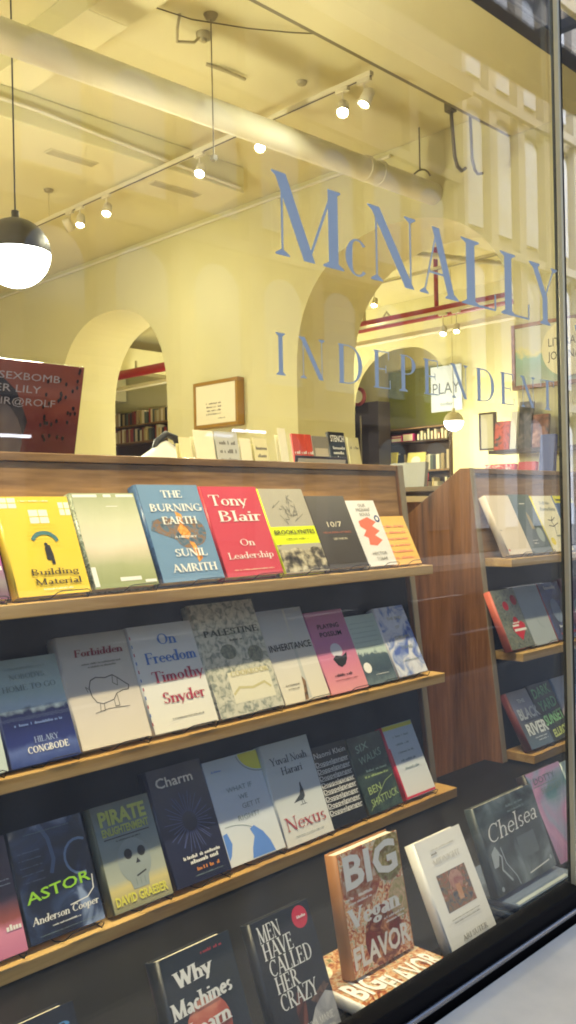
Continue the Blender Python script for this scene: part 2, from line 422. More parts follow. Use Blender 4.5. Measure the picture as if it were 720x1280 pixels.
teal = pm((70, 120, 120), .5); arcp = [(.53+.17*math.cos(R(a)), .52+.10*math.sin(R(a))) for a in range(10, 175, 15)]
its += [('l', arcp, .05, teal), ('e', .53, .50, .025, .025, ink), ('p', [(.50, .35), (.56, .34), (.60, .40), (.58, .49), (.53, .50), (.50, .46)], ink),
        ('p', [(.56, .30), (.60, .30), (.60, .40), (.55, .40)], ink),
        T('Building', .56, .195, .062, .66, ink, 's', k=.13, t=.07), T('Material', .58, .10, .062, .64, ink, 's', k=.13, t=.07), ('u', .55, .05, .4, .014, wn)]
book('bright yellow book with a small figure under a blue umbrella on its cover', .977, Y1, S1, .182, .238, .026, 24, ye, ye, its, E+'bright yellow book with the umbrella figure')
gm = art([(0, (150, 158, 104)), (.22, (172, 176, 130)), (.45, (232, 216, 190)), (.7, (212, 212, 178)), (1, (168, 174, 134))], .24, .28, 7)
gs = mottle([(70, 80, 70), (150, 160, 130), (220, 220, 200)], 90)
book('pale misty green book with a broken white border between the yellow and blue books', 1.168, Y1, S1, .182, .243, .034, 24, gm, gs,
     [('r', .03, .955, .4, .985, wht), ('r', .5, .955, .62, .985, wht), ('r', .7, .955, .98, .985, wht), ('r', .5, .85, .68, .857, wht), ('r', .42, .06, .75, .10, wht), ('r', .8, .03, .98, .06, wht),
      ('r', .02, .02, .09, .22, wht)], E+'pale misty green book')
bl = pm((112, 146, 178), .4, .04, 12, coat=.2); bs = mottle([(60, 84, 120), (84, 120, 160)], 60)
smoke = mottle([(60, 70, 80), (92, 120, 140), (150, 110, 70), (100, 130, 150)], 40, 4); fire = mottle([(120, 60, 40), (230, 150, 60), (240, 190, 110)], 60)
its = [('p', [(.05, .52), (.2, .48), (.4, .42), (.52, .40), (.55, .5), (.5, .62), (.3, .66), (.1, .62)], smoke),
       ('e', .70, .50, .22, .2, smoke), ('e', .58, .45, .18, .16, smoke), ('p', [(.50, .72), (.60, .68), (.58, .58), (.66, .48), (.60, .42), (.52, .44), (.46, .52), (.52, .58)], fire),
       ('p', [(.60, .40), (.68, .38), (.74, .22), (.66, .18)], fire),
       T('THE', .53, .86, .075, .34, wht, 's', k=.18, t=.07), T('BURNING', .54, .715, .078, .84, wht, 's', k=.18, t=.07), T('EARTH', .54, .58, .078, .56, wht, 's', k=.18, t=.07),
       T('A HISTORY', .56, .435, .022, .36, wht, 's', k=.2, t=.1), T('SUNIL', .57, .245, .078, .52, wht, 's', k=.18, t=.07), T('AMRITH', .56, .09, .08, .72, wht, 's', k=.18, t=.07)]
book('blue book with white capitals over a smoke cloud and flames on its cover', 1.362, Y1, S1, .200, .266, .036, 24, bl, bs, its, E+'blue book with the smoke cloud')
rd = pm((204, 72, 88), .35, .04, 10, coat=.25); rs = pm((180, 50, 62), .4, .04)
book('red book with large white serif lettering on the top shelf', 1.570, Y1, S1, .207, .262, .036, 24, rd, rs,
     [T('Tony', .42, .78, .12, .66, wht, 's', k=.14, t=.05), T('Blair', .54, .60, .12, .76, wht, 's', k=.14, t=.05), T('On', .52, .325, .075, .26, wht, 's', k=.13, t=.05), T('Leadership', .52, .185, .07, .80, wht, 's', k=.13, t=.05),
      ('u', .5, .06, .7, .010, cream)], E+'red book on the top shelf')
gy = pm((176, 170, 152), .4, .05, 20); yl = pm((228, 240, 30), .4, .02)
mt = mottle([(50, 48, 46), (96, 90, 80), (176, 166, 140), (206, 196, 168)], 38, 8, .2, lo=.36, hi=.66); pen = pm((110, 106, 98), .6)
its = [('r', .02, .33, 1, .54, yl), ('p', [(.02, .01), (1, .01), (1, .33), (.02, .33)], mt), ('p', [(.02, .30), (.15, .33), (1, .33), (1, .27), (.8, .29), (.6, .25), (.4, .29), (.2, .26), (.02, .28)], gy)]
rn = random.Random(3)
for q in range(16):
    x = rn.uniform(.25, .75); zz = rn.uniform(.62, .84); its.append(('l', [(x, zz), (x+rn.uniform(-.12, .12), zz+rn.uniform(-.08, .08)), (x+rn.uniform(-.15, .15), zz+rn.uniform(.0, .1))], .008, pen))
its += [T('BROOKLYNITES', .5, .445, .055, .9, ink, 'n', bold=.01), ('u', .5, .385, .5, .014, ink)]
book('grey book with a yellow band and a mountain photograph along its foot', 1.783, Y1-.002, S1, .183, .262, .026, 25, gy, yl, its, E+'grey book with the yellow band')
dk = art([(0, (70, 64, 58)), (.5, (84, 80, 76)), (1, (110, 106, 100))], .24, .1, 8); org = pm((190, 110, 80), .5)
book('dark grey book with small pale numerals on the top shelf', 1.968, Y1, S1, .178, .237, .030, 25, dk, pm((54, 46, 40), .4), 
     [T('10/7', .5, .56, .075, .36, cream, 'n'), T('100 HUMAN STORIES', .5, .47, .028, .7, org, 'n'), T('LEE YARON', .52, .38, .03, .34, cream, 'n')], E+'dark grey book with pale numerals')
br = pm((238, 120, 96), .5); nv = pm((40, 60, 120), .5)
book('white book with a ragged coral red shape and blue dot on its cover', 2.148, Y1, S1, .138, .224, .022, 25, pm((234, 232, 228), .4), None,
     [('p', [(.2, .68), (.55, .74), (.8, .66), (.62, .60), (.82, .52), (.6, .46), (.8, .38), (.55, .30), (.3, .32), (.34, .42), (.2, .46), (.36, .54), (.2, .6)], br),
      T('OUR', .5, .90, .05, .26, pen, 'n'), T('MIGRANT', .5, .83, .05, .5, pen, 'n'), T('SOULS', .5, .76, .05, .36, pen, 'n'), ('e', .88, .71, .09, .09, nv), ('e', .88, .71, .05, .05, wht),
      T('HECTOR', .52, .16, .05, .5, pen, 'n'), T('TOBAR', .54, .08, .05, .38, pen, 'n')], E+'white book with the coral red shape')
yo = art([(0, (240, 190, 110)), (.3, (246, 200, 110)), (.6, (246, 206, 120)), (1, (240, 190, 100))], .17, .2, 20); pkk = pm((236, 150, 130), .5)
its = [('u', .45, .12+.13*q, .8, .045, pkk) for q in range(6)]
book('small yellow book with rows of pink print at the right end of the top shelf', 2.272, Y1+.004, S1, .148, .171, .014, 26, yo, None, its, E+'small yellow and pink book')

# ---- middle shelf
tq = pm((196, 208, 200), .45, .06)
book('pale book cut off at the left end of the middle shelf', .745, Y2, S2, .180, .235, .024, 24, tq, None, [('r', .6, .3, .98, .31, ink), T('so', .85, .42, .06, .3, nv, 's')], E+'pale cut off book on the middle shelf')
mtn = art([(0, (46, 62, 120)), (.14, (90, 106, 160)), (.2, (40, 50, 112)), (.48, (20, 28, 70)), (.53, (170, 190, 205)), (.66, (160, 180, 180)), (1, (120, 134, 130))], .232, .16, 26)
pg_ = pm((120, 136, 136), .6)
book('book with a dark blue mountain ridge under a pale sky on its cover', .930, Y2, S2, .170, .232, .024, 25, mtn, pm((60, 70, 110), .5),
     [('u', .5, .90, .56, .015, pg_), T('NOBODYS', .5, .80, .05, .5, pg_, 's'), T('HOME TO GO', .5, .69, .055, .76, pg_, 's'), ('u', .5, .36, .66, .026, pm((110, 130, 180), .5)),
      T('HILARY', .56, .19, .055, .34, pm((150, 165, 200), .5), 's'), T('CONGBODE', .56, .10, .062, .58, wht, 's', k=.2, t=.08)], E+'book with the dark blue mountain ridge')
fb = art([(0, (226, 214, 190)), (.3, (214, 204, 190)), (.75, (176, 172, 164)), (1, (140, 140, 134))], .262, .06, 8); dr = pm((120, 46, 52), .5)  # fb: warm light at the foot and shade at the top painted in
pig = [(.30, .52), (.34, .58), (.42, .60), (.55, .585), (.66, .60), (.72, .57), (.80, .52), (.86, .485), (.84, .45), (.76, .45), (.66, .43), (.60, .38), (.52, .37), (.44, .36), (.36, .38), (.31, .44), (.30, .52)]
its = [('l', pig, .012, pm((70, 66, 64), .6)), ('l', [(.66, .60), (.64, .53), (.70, .50), (.72, .57)], .010, pen), ('l', [(.40, .37), (.38, .30), (.44, .30), (.45, .36)], .010, pen), ('l', [(.60, .38), (.60, .32), (.66, .32), (.66, .42)], .010, pen), ('l', [(.30, .50), (.25, .53), (.27, .48)], .009, pen),
       ('l', [(.3, .29), (.5, .31), (.8, .30)], .008, pen), T('Forbidden', .55, .80, .065, .70, dr, 's', k=.2, t=.07, shear=.12), ('u', .55, .72, .56, .016, pen), ('u', .55, .69, .4, .016, pen)]
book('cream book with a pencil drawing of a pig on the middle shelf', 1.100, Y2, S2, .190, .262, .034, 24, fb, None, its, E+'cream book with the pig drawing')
fr = art([(0, (232, 226, 206)), (.4, (224, 222, 214)), (1, (180, 186, 188))], .266, .05, 8); bt = pm((70, 112, 180), .5); rt = pm((170, 60, 80), .5)  # fr: white cover with warm lamp light low, bluish shelf shade high, in its colour
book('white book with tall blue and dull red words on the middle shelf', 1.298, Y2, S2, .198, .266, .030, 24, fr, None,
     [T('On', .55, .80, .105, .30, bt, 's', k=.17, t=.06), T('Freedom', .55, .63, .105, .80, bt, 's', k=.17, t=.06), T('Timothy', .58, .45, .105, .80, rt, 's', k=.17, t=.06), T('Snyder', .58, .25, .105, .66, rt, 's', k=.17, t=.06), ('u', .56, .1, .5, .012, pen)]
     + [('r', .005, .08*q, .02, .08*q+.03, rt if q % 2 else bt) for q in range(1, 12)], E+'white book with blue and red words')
pa = mottle([(124, 130, 120), (158, 160, 146), (190, 188, 168), (204, 200, 180)], 60, 6, .8, lo=.34, hi=.60); ol = pm((66, 70, 62), .5); gold = pm((200, 190, 140), .5)
its = [('r', .25, .08, .95, .40, pm((222, 216, 190), .5, .04)), T('PALESTINE', .53, .70, .055, .86, ol, 's', k=.2, t=.09), ('u', .55, .64, .2, .018, ol), T('COOKBOOK', .62, .33, .045, .6, gold, 's', k=.2, t=.1), ('e', .4, .55, .12, .09, mottle([(80, 90, 80), (150, 150, 130)], 70)), ('e', .8, .5, .12, .1, mottle([(80, 90, 80), (150, 150, 130)], 70)),
       ('l', [(.3, .18), (.4, .23), (.6, .21), (.8, .24), (.88, .19)], .03, gold)]
its[0] = ('p', [(.28, .10), (.92, .10), (.92, .37), (.28, .37)], pm((222, 216, 190), .5, .04))
book('tall beige floral book in a clear wrapper, tallest on the middle shelf', 1.500, Y2-.004, S2, .226, .304, .032, 24, pa, None, its, E+'tall beige floral book')
ih = art([(0, (226, 216, 190)), (.4, (214, 208, 194)), (1, (160, 168, 176))], .268, .05, 8)  # ih: off white, the lit foot and cool shaded top put into the ramp
its = [('p', [(.52, .02), (.60, .02), (.62, .99), (.58, .99)], pm((190, 190, 180), .5)), ('p', [(.44, .005), (.52, .005), (.58, .2), (.52, .26), (.5, .15)], mottle([(60, 44, 30), (170, 130, 90)], 60)),
       T('INHERITANCE', .50, .55, .075, .92, ink, 'n', bold=.01), ('u', .28, .18, .3, .014, pen), ('u', .28, .14, .24, .014, pen)]
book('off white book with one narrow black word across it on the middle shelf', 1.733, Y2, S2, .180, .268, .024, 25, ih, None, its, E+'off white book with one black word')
ps = art([(0, (226, 150, 150)), (.3, (214, 130, 150)), (.6, (190, 116, 160)), (1, (170, 100, 130))], .247, .06, 8)
book('pink and mauve book with a little dark teapot shape on its cover', 1.918, Y2, S2, .166, .247, .020, 25, ps, None,
     [T('PLAYING', .5, .78, .06, .56, ink, 'n', bold=.01), T('POSSUM', .5, .68, .06, .56, ink, 'n', bold=.01), ('e', .5, .50, .15, .13, pm((210, 206, 214), .5)), ('p', [(.34, .40), (.44, .44), (.6, .42), (.74, .46), (.7, .38), (.62, .32), (.5, .29), (.42, .32)], ink), ('u', .5, .19, .5, .03, ink), ('u', .5, .14, .6, .012, dr)], E+'pink and mauve book')
pg2 = art([(0, (110, 126, 130)), (.18, (60, 76, 90)), (.42, (80, 98, 108)), (.46, (190, 206, 196)), (1, (180, 196, 186))], .217, .3, 40)
book('pale green book with a dark city skyline and a white moon', 2.078, Y2+.003, S2, .148, .217, .022, 25, pg2, None,
     [('u', .5, .88-.07*q, .8, .008, pg_) for q in range(6)]+[('e', .22, .24, .12, .11, wht), ('u', .6, .12, .4, .012, wht)], E+'pale green book with the skyline')
bf = mottle([(90, 110, 180), (150, 165, 205), (214, 214, 222), (220, 222, 230)], 16, 3, 1.5, lo=.34, hi=.62); yt = pm((170, 160, 110), .5)
book('blue and white watercolour book at the right end of the middle shelf', 2.231, Y2, S2, .150, .228, .030, 26, bf, pm((216, 214, 214), .5),
     [T('THE END', .55, .80, .045, .5, yt, 'n'), T('OF', .55, .67, .045, .14, yt, 'n'), T('DRUM', .58, .52, .045, .46, yt, 'n'), T('TIME', .6, .37, .045, .4, pg_, 'n'), ('u', .6, .2, .5, .016, pg_)], E+'blue and white watercolour book')

# ---- bottom shelf
c0 = art([(0, (200, 120, 150)), (.22, (220, 140, 165)), (.3, (150, 80, 70)), (.45, (70, 50, 64)), (1, (60, 46, 60))], .23, .12, 12)
book('dark plum book with a pink foot at the left end of the bottom shelf', .765, Y3, S3, .176, .232, .028, 24, c0, None, [('u', .8, .62, .3, .01, wht), ('u', .8, .58, .3, .01, wht), ('u', .85, .2, .24, .05, wht)], E+'dark plum book on the bottom shelf')
lime = pm((150, 205, 50), .4, .02); nb = mottle([(14, 20, 36), (22, 30, 54), (50, 66, 100), (140, 158, 190)], 11, 6, 1.0, lo=.36, hi=.70)
its = [('l', [(.42, .99), (.50, .85), (.52, .66), (.46, .55)], .05, pm((90, 108, 140), .5)), ('l', [(.86+.2*math.cos(R(a)), .62+.16*math.sin(R(a))) for a in range(60, 300, 20)], .03, pm((130, 150, 180), .5)), ('l', [(.96, .42), (.94, .3), (.84, .24), (.6, .22)], .012, wht)]
its += [('u', .22, .78-.065*q, .28, .012, pm((120, 130, 150), .5)) for q in range(5)]
its += [T('ASTOR', .50, .36, .10, .86, lime, 'n', bold=.012, slope=.06), T('Anderson Cooper', .52, .155, .065, .88, wht, 's', k=.16, t=.07, shear=.2), ('u', .52, .10, .4, .014, wht), ('u', .54, .045, .8, .008, pg_), ('u', .5, .93, .6, .01, pg_)]
book('near black book with slanting lime green capitals on the bottom shelf', .945, Y3, S3, .182, .230, .036, 24, nb, pm((20, 24, 34), .35), its, E+'near black book with lime green capitals')
pi = art([(0, (140, 140, 110)), (.2, (216, 200, 130)), (.28, (176, 180, 160)), (.7, (120, 136, 136)), (1, (86, 94, 84))], .235, .1, 8); pyl = pm((226, 220, 90), .4, .04); oly = pm((190, 200, 100), .5, .05)
its = [('e', .52, .42, .27, .30, pm((150, 160, 156), .5, .1, 20)), ('e', .44, .49, .065, .07, ink), ('e', .66, .485, .065, .07, ink), ('p', [(.53, .385), (.57, .435), (.61, .385)], ink), ('p', [(.36, .30), (.40, .16), (.66, .16), (.70, .30)], pm((150, 160, 156), .5, .1, 20)), ('l', [(.50, .27), (.66, .30)], .022, ink), ('l', [(.47, .25), (.47, .19)], .01, pg_), ('l', [(.54, .25), (.54, .19)], .01, pg_), ('l', [(.61, .25), (.61, .19)], .01, pg_),
       T('PIRATE', .5, .80, .14, .78, oly, 'n', bold=.04), T('ENLIGHTENMENT', .5, .70, .075, .78, oly, 'n', bold=.03), ('r', .12, .665, .88, .675, ink), ('u', .5, .63, .4, .014, ink),
       T('DAVID GRAEBER', .5, .06, .085, .86, pyl, 'n', bold=.03)]
book('olive grey book with a pale skull and yellow block capitals', 1.150, Y3, S3, .165, .235, .026, 24, pi, pm((100, 104, 84), .5), its, E+'olive grey book with the skull')
nc = pm((26, 30, 58), .35, .08, 8, coat=.2); ray = pm((92, 102, 150), .5)
its = [('l', [(.52+.13*math.cos(R(a)), .50+.085*math.sin(R(a))), (.52+(.34+.05*(a % 3))*math.cos(R(a)), .50+(.23+.03*(a % 2))*math.sin(R(a)))], .008, ray) for a in range(0, 360, 11)]
its += [T('Charm', .44, .83, .088, .66, wht, 'n', bold=.015), ('u', .56, .20, .66, .028, wht), ('u', .58, .155, .5, .034, wht), ('u', .60, .09, .42, .028, pm((220, 140, 60), .5)), ('u', .6, .05, .5, .010, pg_)]
book('tall navy book with a fine starburst and one white word at its top', 1.322, Y3-.004, S3, .172, .280, .034, 25, nc, None, its, E+'tall navy book with the starburst')
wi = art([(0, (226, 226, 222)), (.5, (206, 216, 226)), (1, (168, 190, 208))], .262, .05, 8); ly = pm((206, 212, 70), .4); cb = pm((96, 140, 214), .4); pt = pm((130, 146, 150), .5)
its = [('p', [(.62, .995)]+[(1-.38*math.cos(R(a)), 1-.20*math.sin(R(a))) for a in range(8, 90, 9)]+[(1, .8), (1, .995)], ly), ('l', [(1-.41*math.cos(R(a)), 1-.215*math.sin(R(a))) for a in range(6, 92, 9)], .014, pt),
       ('l', [(.15+.62*math.cos(R(a)), .02+.34*math.sin(R(a))) for a in range(5, 100, 9)], .008, pt), ('p', [(.40, .01), (.80, .01), (.76, .12), (.68, .22), (.56, .30), (.48, .28), (.52, .2), (.44, .1)], cb),
       ('p', [(.03, .30), (.1, .31), (.14, .2), (.08, .1), (.03, .06)], cb),
       T('WHAT IF', .50, .66, .05, .44, pt, 'n'), T('WE', .52, .57, .05, .15, pt, 'n'), T('GET IT', .62, .48, .05, .32, pt, 'n'), T('RIGHT?', .52, .38, .05, .36, pt, 'n'), ('u', .2, .88, .16, .02, cb)]
book('pale blue book with a lime green disc in one corner and blue foot', 1.492, Y3, S3, .200, .262, .036, 24, wi, pm((90, 110, 140), .5), its, E+'pale blue book with the lime green disc')
nx = art([(0, (228, 224, 214)), (.3, (214, 218, 218)), (1, (170, 184, 188))], .270, .04, 8); bird = pm((56, 62, 70), .6); dre = pm((176, 66, 76), .5)  # nx: ramp carries the lit foot and the bluish shade under the shelf
its = [('p', [(.36, .38), (.46, .42), (.52, .445), (.56, .50), (.57, .55), (.60, .565), (.60, .53), (.62, .48), (.62, .42), (.56, .385), (.48, .385)], bird), ('l', [(.53, .385), (.53, .345)], .012, bird), ('l', [(.57, .385), (.58, .345)], .012, bird), ('l', [(.48, .345), (.62, .345)], .008, bird),
       T('Yuval Noah', .5, .78, .075, .76, bird, 's', k=.12, t=.05), T('Harari', .5, .67, .075, .44, bird, 's', k=.12, t=.05), T('Nexus', .5, .14, .13, .84, dre, 's', k=.11, t=.05), ('u', .5, .07, .6, .01, pt)]
book('pale grey book with a pigeon and a large red word on the bottom shelf', 1.690, Y3-.004, S3, .184, .270, .026, 22, nx, None, its, E+'pale grey book with the pigeon')
kb = pm((22, 24, 28), .35, .1)
its = [T('Naomi Klein', .5, .86, .07, .88, wht, 'n')]
for q in range(8):
    its += [T('Doppelganger', .5, .76-.085*q, .055, .92, wht, 'n', bold=.01), ('r', .05, .745-.085*q, .95, .752-.085*q, wht)]
book('black book with the same white word repeated down its cover', 1.872, Y3, S3, .150, .226, .026, 22, kb, None, its, E+'black book with the repeated word')
sw = mottle([(26, 40, 38), (44, 60, 54), (66, 84, 70)], 24, 5, 1); mint = pm((176, 200, 176), .5); lg = pm((170, 190, 120), .5)
book('dark green book with hand drawn pale capitals on the bottom shelf', 2.032, Y3, S3, .160, .224, .022, 23, sw, None,
     [T('SIX', .35, .80, .10, .36, mint, 'n', slope=.15), T('WALKS', .5, .66, .10, .66, mint, 'n', slope=.15), ('u', .55, .52, .6, .03, mint), ('u', .52, .45, .66, .03, lg), T('BEN', .35, .25, .10, .36, lg, 'n', slope=.1), T('SHATTUCK', .55, .11, .10, .8, lg, 'n', slope=.1), ('l', [(.1, .05), (.4, .2), (.7, .35), (.95, .4)], .01, lg)], E+'dark green book')
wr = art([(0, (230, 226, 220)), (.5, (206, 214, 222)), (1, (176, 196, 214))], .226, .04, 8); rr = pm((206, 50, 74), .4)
book('white and pale blue book with red edges at the right end of the bottom shelf', 2.208, Y3, S3, .152, .226, .026, 25, wr, rr,
     [('r', .02, .94, .99, .995, pm((206, 204, 70), .5)), ('r', .02, .005, .06, .7, rr), ('r', .02, .005, .99, .035, rr)]+[('u', .5, .82-.11*q, .5, .03, pt) for q in range(5)], E+'red edged white book')

# ---- books standing on the window platform
or_ = pm((226, 120, 90), .45); navy = pm((30, 34, 44), .35, .08)
book('dark book with a slanting blue word, only its top in view', .545, 1.065, PF, .168, .232, .040, 24, navy, None, [T('the', .70, .86, .085, .42, pm((90, 150, 200), .4), 's', shear=.25, k=.17, t=.08), T('Moon', .5, .66, .1, .6, or_, 's', k=.17, t=.08)], None)
wm = pm((38, 46, 54), .35, .08, 14); cor = mottle([(140, 60, 50), (196, 96, 76), (226, 150, 120)], 18, 3, 1)
its = [('e', .46, .48, .30, .30, cor), ('p', [(.3, .3), (.62, .3), (.74, .005), (.2, .005)], cor), T('Why', .40, .79, .105, .50, wht, 's', k=.22, t=.15, slope=.05), T('Machines', .44, .62, .105, .84, wht, 's', k=.22, t=.15, slope=.05), T('Learn', .46, .46, .105, .58, wht, 's', k=.22, t=.15, slope=.05), ('u', .7, .93, .3, .02, dre)]
book('thick slate blue book with rounded white words over a coral head shape', .866, 1.072, PF, .148, .232, .034, 22, wm, pm((30, 36, 44), .35), its, None)
its = []
for q, (s, wd, cx) in enumerate((('MEN', .36, .26), ('HAVE', .50, .34), ('CALLED', .72, .48), ('HER', .38, .34), ('CRAZY', .62, .46))):
    its.append(T(s, cx, .84-.125*q, .118, wd, wht, 's', k=.16, t=.06, slope=.0))
mn = pm((34, 38, 44), .35, .08, 12)
its = [('p', [(.36, .005), (.995, .005), (.995, .30), (.86, .34), (.66, .26), (.5, .14)], mottle([(150, 150, 152), (190, 188, 186), (214, 212, 206)], 18)), ('p', [(.38, .12), (.5, .2), (.56, .38), (.44, .42), (.36, .3)], mottle([(60, 30, 26), (150, 84, 70)], 24)), ('p', [(.62, .32), (.9, .40), (.97, .36), (.7, .28)], mottle([(150, 110, 84), (60, 44, 40)], 40))]+its+[
       ('e', .80, .90, .13, .13, rr), ('u', .80, .892, .16, .022, wht), T('ANNA MARIE', .66, .14, .05, .5, wht, 's', k=.14, t=.07), T('TENDLER', .7, .055, .05, .4, wht, 's', k=.14, t=.07)]
book('charcoal book with ragged white capitals and a round red sticker', 1.060, 1.072, PF, .145, .228, .024, 22, mn, pm((30, 34, 40), .35), its, None)
food = mottle([(130, 56, 40), (206, 96, 64), (240, 184, 124), (250, 236, 206), (140, 150, 74)], 62, 5, 2.2, lo=.3, hi=.68)
leaf = mottle([(110, 60, 40), (226, 170, 110), (240, 220, 190)], 60)
spn = pm((176, 120, 70), .5, .1)
its = [('e', .32, .75, .30, .30, mottle([(226, 200, 170), (190, 120, 80), (160, 60, 50)], 40)), ('e', .80, .83, .26, .26, mottle([(230, 200, 150), (160, 150, 80), (150, 90, 60)], 60)), ('e', .55, .22, .30, .30, mottle([(150, 50, 40), (120, 40, 30), (220, 150, 100)], 40)), ('e', .90, .45, .2, .2, mottle([(150, 150, 80), (226, 190, 150)], 50)),
       ('r', .99, .0, 1.0, 1, spn),
       T('BIG', .50, .70, .27, .86, wht, 'n', bold=.03), T('Vegan', .46, .385, .155, .80, wht, 's', k=.24, t=.1), T('FLAVOR', .50, .07, .17, .92, wht, 'n', bold=.03), ('u', .25, .61, .4, .025, wht), ('u', .25, .57, .36, .02, wht), ('u', .75, .335, .35, .02, wht), ('u', .75, .30, .3, .02, wht)]
book('thick cookbook standing upright with big white letters over food photographs', 1.315, 1.142, PF+.0275, .190, .232, .030, 10, food, spn, its, None)
# the same cookbook lying flat under it: rotated so its cover looks up
lab = 'cookbook lying flat with its food photograph cover up under the standing one'
root = empty('book', (1.268, 1.050, PF+.0265), lab, 'book', (R(-90), 0, 0))
book_meshes(root, .250, .21, .025, mottle([(90, 44, 30), (160, 80, 50), (200, 150, 96), (214, 200, 170), (110, 116, 60)], 50, 5, 2.0, lo=.3, hi=.68), wht, [('e', .10, .86, .16, .16, mottle([(214, 200, 120), (240, 236, 220), (90, 60, 40)], 50)), ('e', .1, .86, .09, .09, mottle([(60, 40, 30), (190, 150, 60)], 60)), T('BIG', .2, .2, .3, .3, wht, 'n', bold=.03), T('FLAVOR', .66, .05, .30, .6, wht, 'n', bold=.02)])
pc = mottle([(40, 46, 66), (90, 90, 100), (130, 110, 80), (150, 80, 66), (190, 170, 150)], 50, 5, 1.6, lo=.3, hi=.68)
paper = pm((240, 238, 230), .45, .02); gt = pm((190, 186, 178), .6)
book('thick white art book with a small dark painting in the middle of its cover', 1.560, 1.085, PF, .170, .226, .026, 25, paper, paper,
     [('r', .20, .32, .82, .66, pc), ('e', .55, .56, .14, .12, mottle([(150, 90, 90), (190, 150, 130)], 40)), ('p', [(.5, .38), (.6, .38), (.6, .52), (.5, .52)], mottle([(190, 130, 90), (200, 160, 130)], 40)), T('MIDNIGHT', .52, .75, .05, .58, gt, 's', k=.12, t=.06), ('u', .5, .88, .5, .012, gt), ('u', .3, .84, .12, .02, pen), ('u', .5, .25, .6, .010, pen), ('u', .5, .22, .56, .010, pen), T('ARI SUTER', .55, .055, .045, .54, pen, 's', k=.14, t=.06)], None)
e = MB(); e.tube([(1.575, 1.10, PF+.002), (1.56, 1.06, PF+.004), (1.557, 1.05, PF+.03), (1.572, 1.046, PF+.052)], .002, WIRE, 6)
e.tube([(1.575, 1.10, PF+.002), (1.62, 1.15, PF+.002), (1.70, 1.15, PF+.002)], .002, WIRE, 6)
tag(e.build('book_easel'), 'clear wire foot beside the lower left corner of the thick white art book', 'book stand', 'bent wire stands holding the display books')
# stack with the large grey photograph book on it
cg = mottle([(18, 24, 28), (50, 60, 64), (90, 102, 106), (130, 142, 146)], 13, 6, .6, lo=.34, hi=.72); cs = pm((60, 70, 74), .4, .1); pl = pm((170, 178, 180), .4)
for k, (dx, c, l) in enumerate(((0, (110, 124, 140), 'dark blue grey book lying at the bottom of the low stack'), (.006, (90, 104, 128), 'blue book lying on top of the low stack'))):
    r_ = empty('book', (1.800+dx, 1.072+dx*.6, PF+.0172+.0168*k), l, 'book', (R(-90), 0, 0))
    book_meshes(r_, .268, .20, .016, pm(c, .4), pm((50, 60, 76), .4), [('r', .05, .03, .9, .08, pl)])
its = [T('Chelsea', .50, .58, .20, .86, wht, 's', k=.09, t=.05, shear=.25, slope=.04), ('u', .62, .86, .3, .03, pg_), ('u', .62, .80, .3, .03, pg_), ('l', [(.12, .5), (.2, .38), (.16, .25), (.26, .1)], .02, pl), ('l', [(.22, .48), (.24, .3), (.34, .12), (.36, .02)], .012, pl), ('p', [(.06, .46), (.14, .52), (.18, .44), (.12, .3), (.05, .3)], pl), ('l', [(.55, .07), (.9, .10)], .012, wht), ('r', .5, .25, .8, .5, pm((90, 100, 104), .5)), ('e', .08, .06, .02, .02, pl), ('e', .94, .12, .02, .02, pl)]
book('large grey photograph book with white script lettering standing on the low stack', 1.800, 1.120, PF+.0345, .262, .200, .026, 20, cg, cs, its, None)
pp = mottle([(90, 130, 140), (150, 150, 180), (180, 130, 170), (200, 150, 185), (110, 130, 150)], 7, 4, 1.2, lo=.32, hi=.68)
book('mauve and teal clouded book standing behind the low stack by the window post', 2.135, 1.15, PF, .182, .232, .030, 25, pp, pm((30, 24, 34), .4), [T('DOTTY', .45, .86, .075, .6, pm((80, 110, 120), .5), 'n'), ('r', .1, .83, .8, .838, pg_), T('SECRET', .55, .74, .065, .6, pg_, 'n')], None)
book('grey blue book standing beyond the window post on the platform', 2.34, 1.16, PF, .18, .22, .028, 25, art([(0, (120, 100, 140)), (.4, (130, 150, 160)), (1, (120, 140, 150))], .22, .2, 8), None, [], None)

# ---- right hand unit
cr_ = pm((226, 214, 196), .45, .04)
book('plain cream book with a tiny red dot on the right unit top shelf', 2.955, Y1, S1-.006, .166, .243, .030, 25, cr_, None, [('e', .08, .07, .03, .03, red), ('u', .06, .4, .08, .01, ink)], E+'plain cream book')
gb = art([(0, (110, 124, 130)), (.3, (86, 102, 112)), (.7, (92, 110, 116)), (1, (100, 116, 110))], .25, .2, 10)
book('grey blue book with faint figures beside the plain cream book', 3.125, Y1, S1-.006, .155, .25, .024, 25, gb, None, [('r', .34, .83, .6, .845, wht), ('p', [(.45, .4), (.6, .4), (.58, .62), (.5, .7), (.46, .6)], pm((160, 150, 120), .5)), ('e', .75, .3, .15, .2, pm((150, 165, 165), .5, .1)), ('u', .35, .2, .24, .02, wht), ('u', .35, .15, .2, .02, wht)], E+'grey blue book with faint figures')
tm = pm((238, 232, 200), .45, .03)
book('cream and yellow book with black handwriting and a sketched plant', 3.284, Y1, S1-.006, .165, .243, .022, 24, tm, pm((226, 214, 90), .5),
     [T('Tell Me', .5, .84, .055, .5, pt, 's', shear=.2), T('Everything', .55, .73, .06, .72, pg_, 's', shear=.2), ('l', [(.5, .3), (.55, .42), (.5, .52), (.6, .62)], .02, ink), ('l', [(.3, .46), (.5, .44), (.78, .5)], .02, ink), ('l', [(.35, .56), (.55, .55), (.72, .6)], .02, ink), ('u', .6, .26, .3, .03, pg_), ('e', .2, .18, .1, .1, pm((236, 216, 60), .5))], E+'cream and yellow book with the sketched plant')
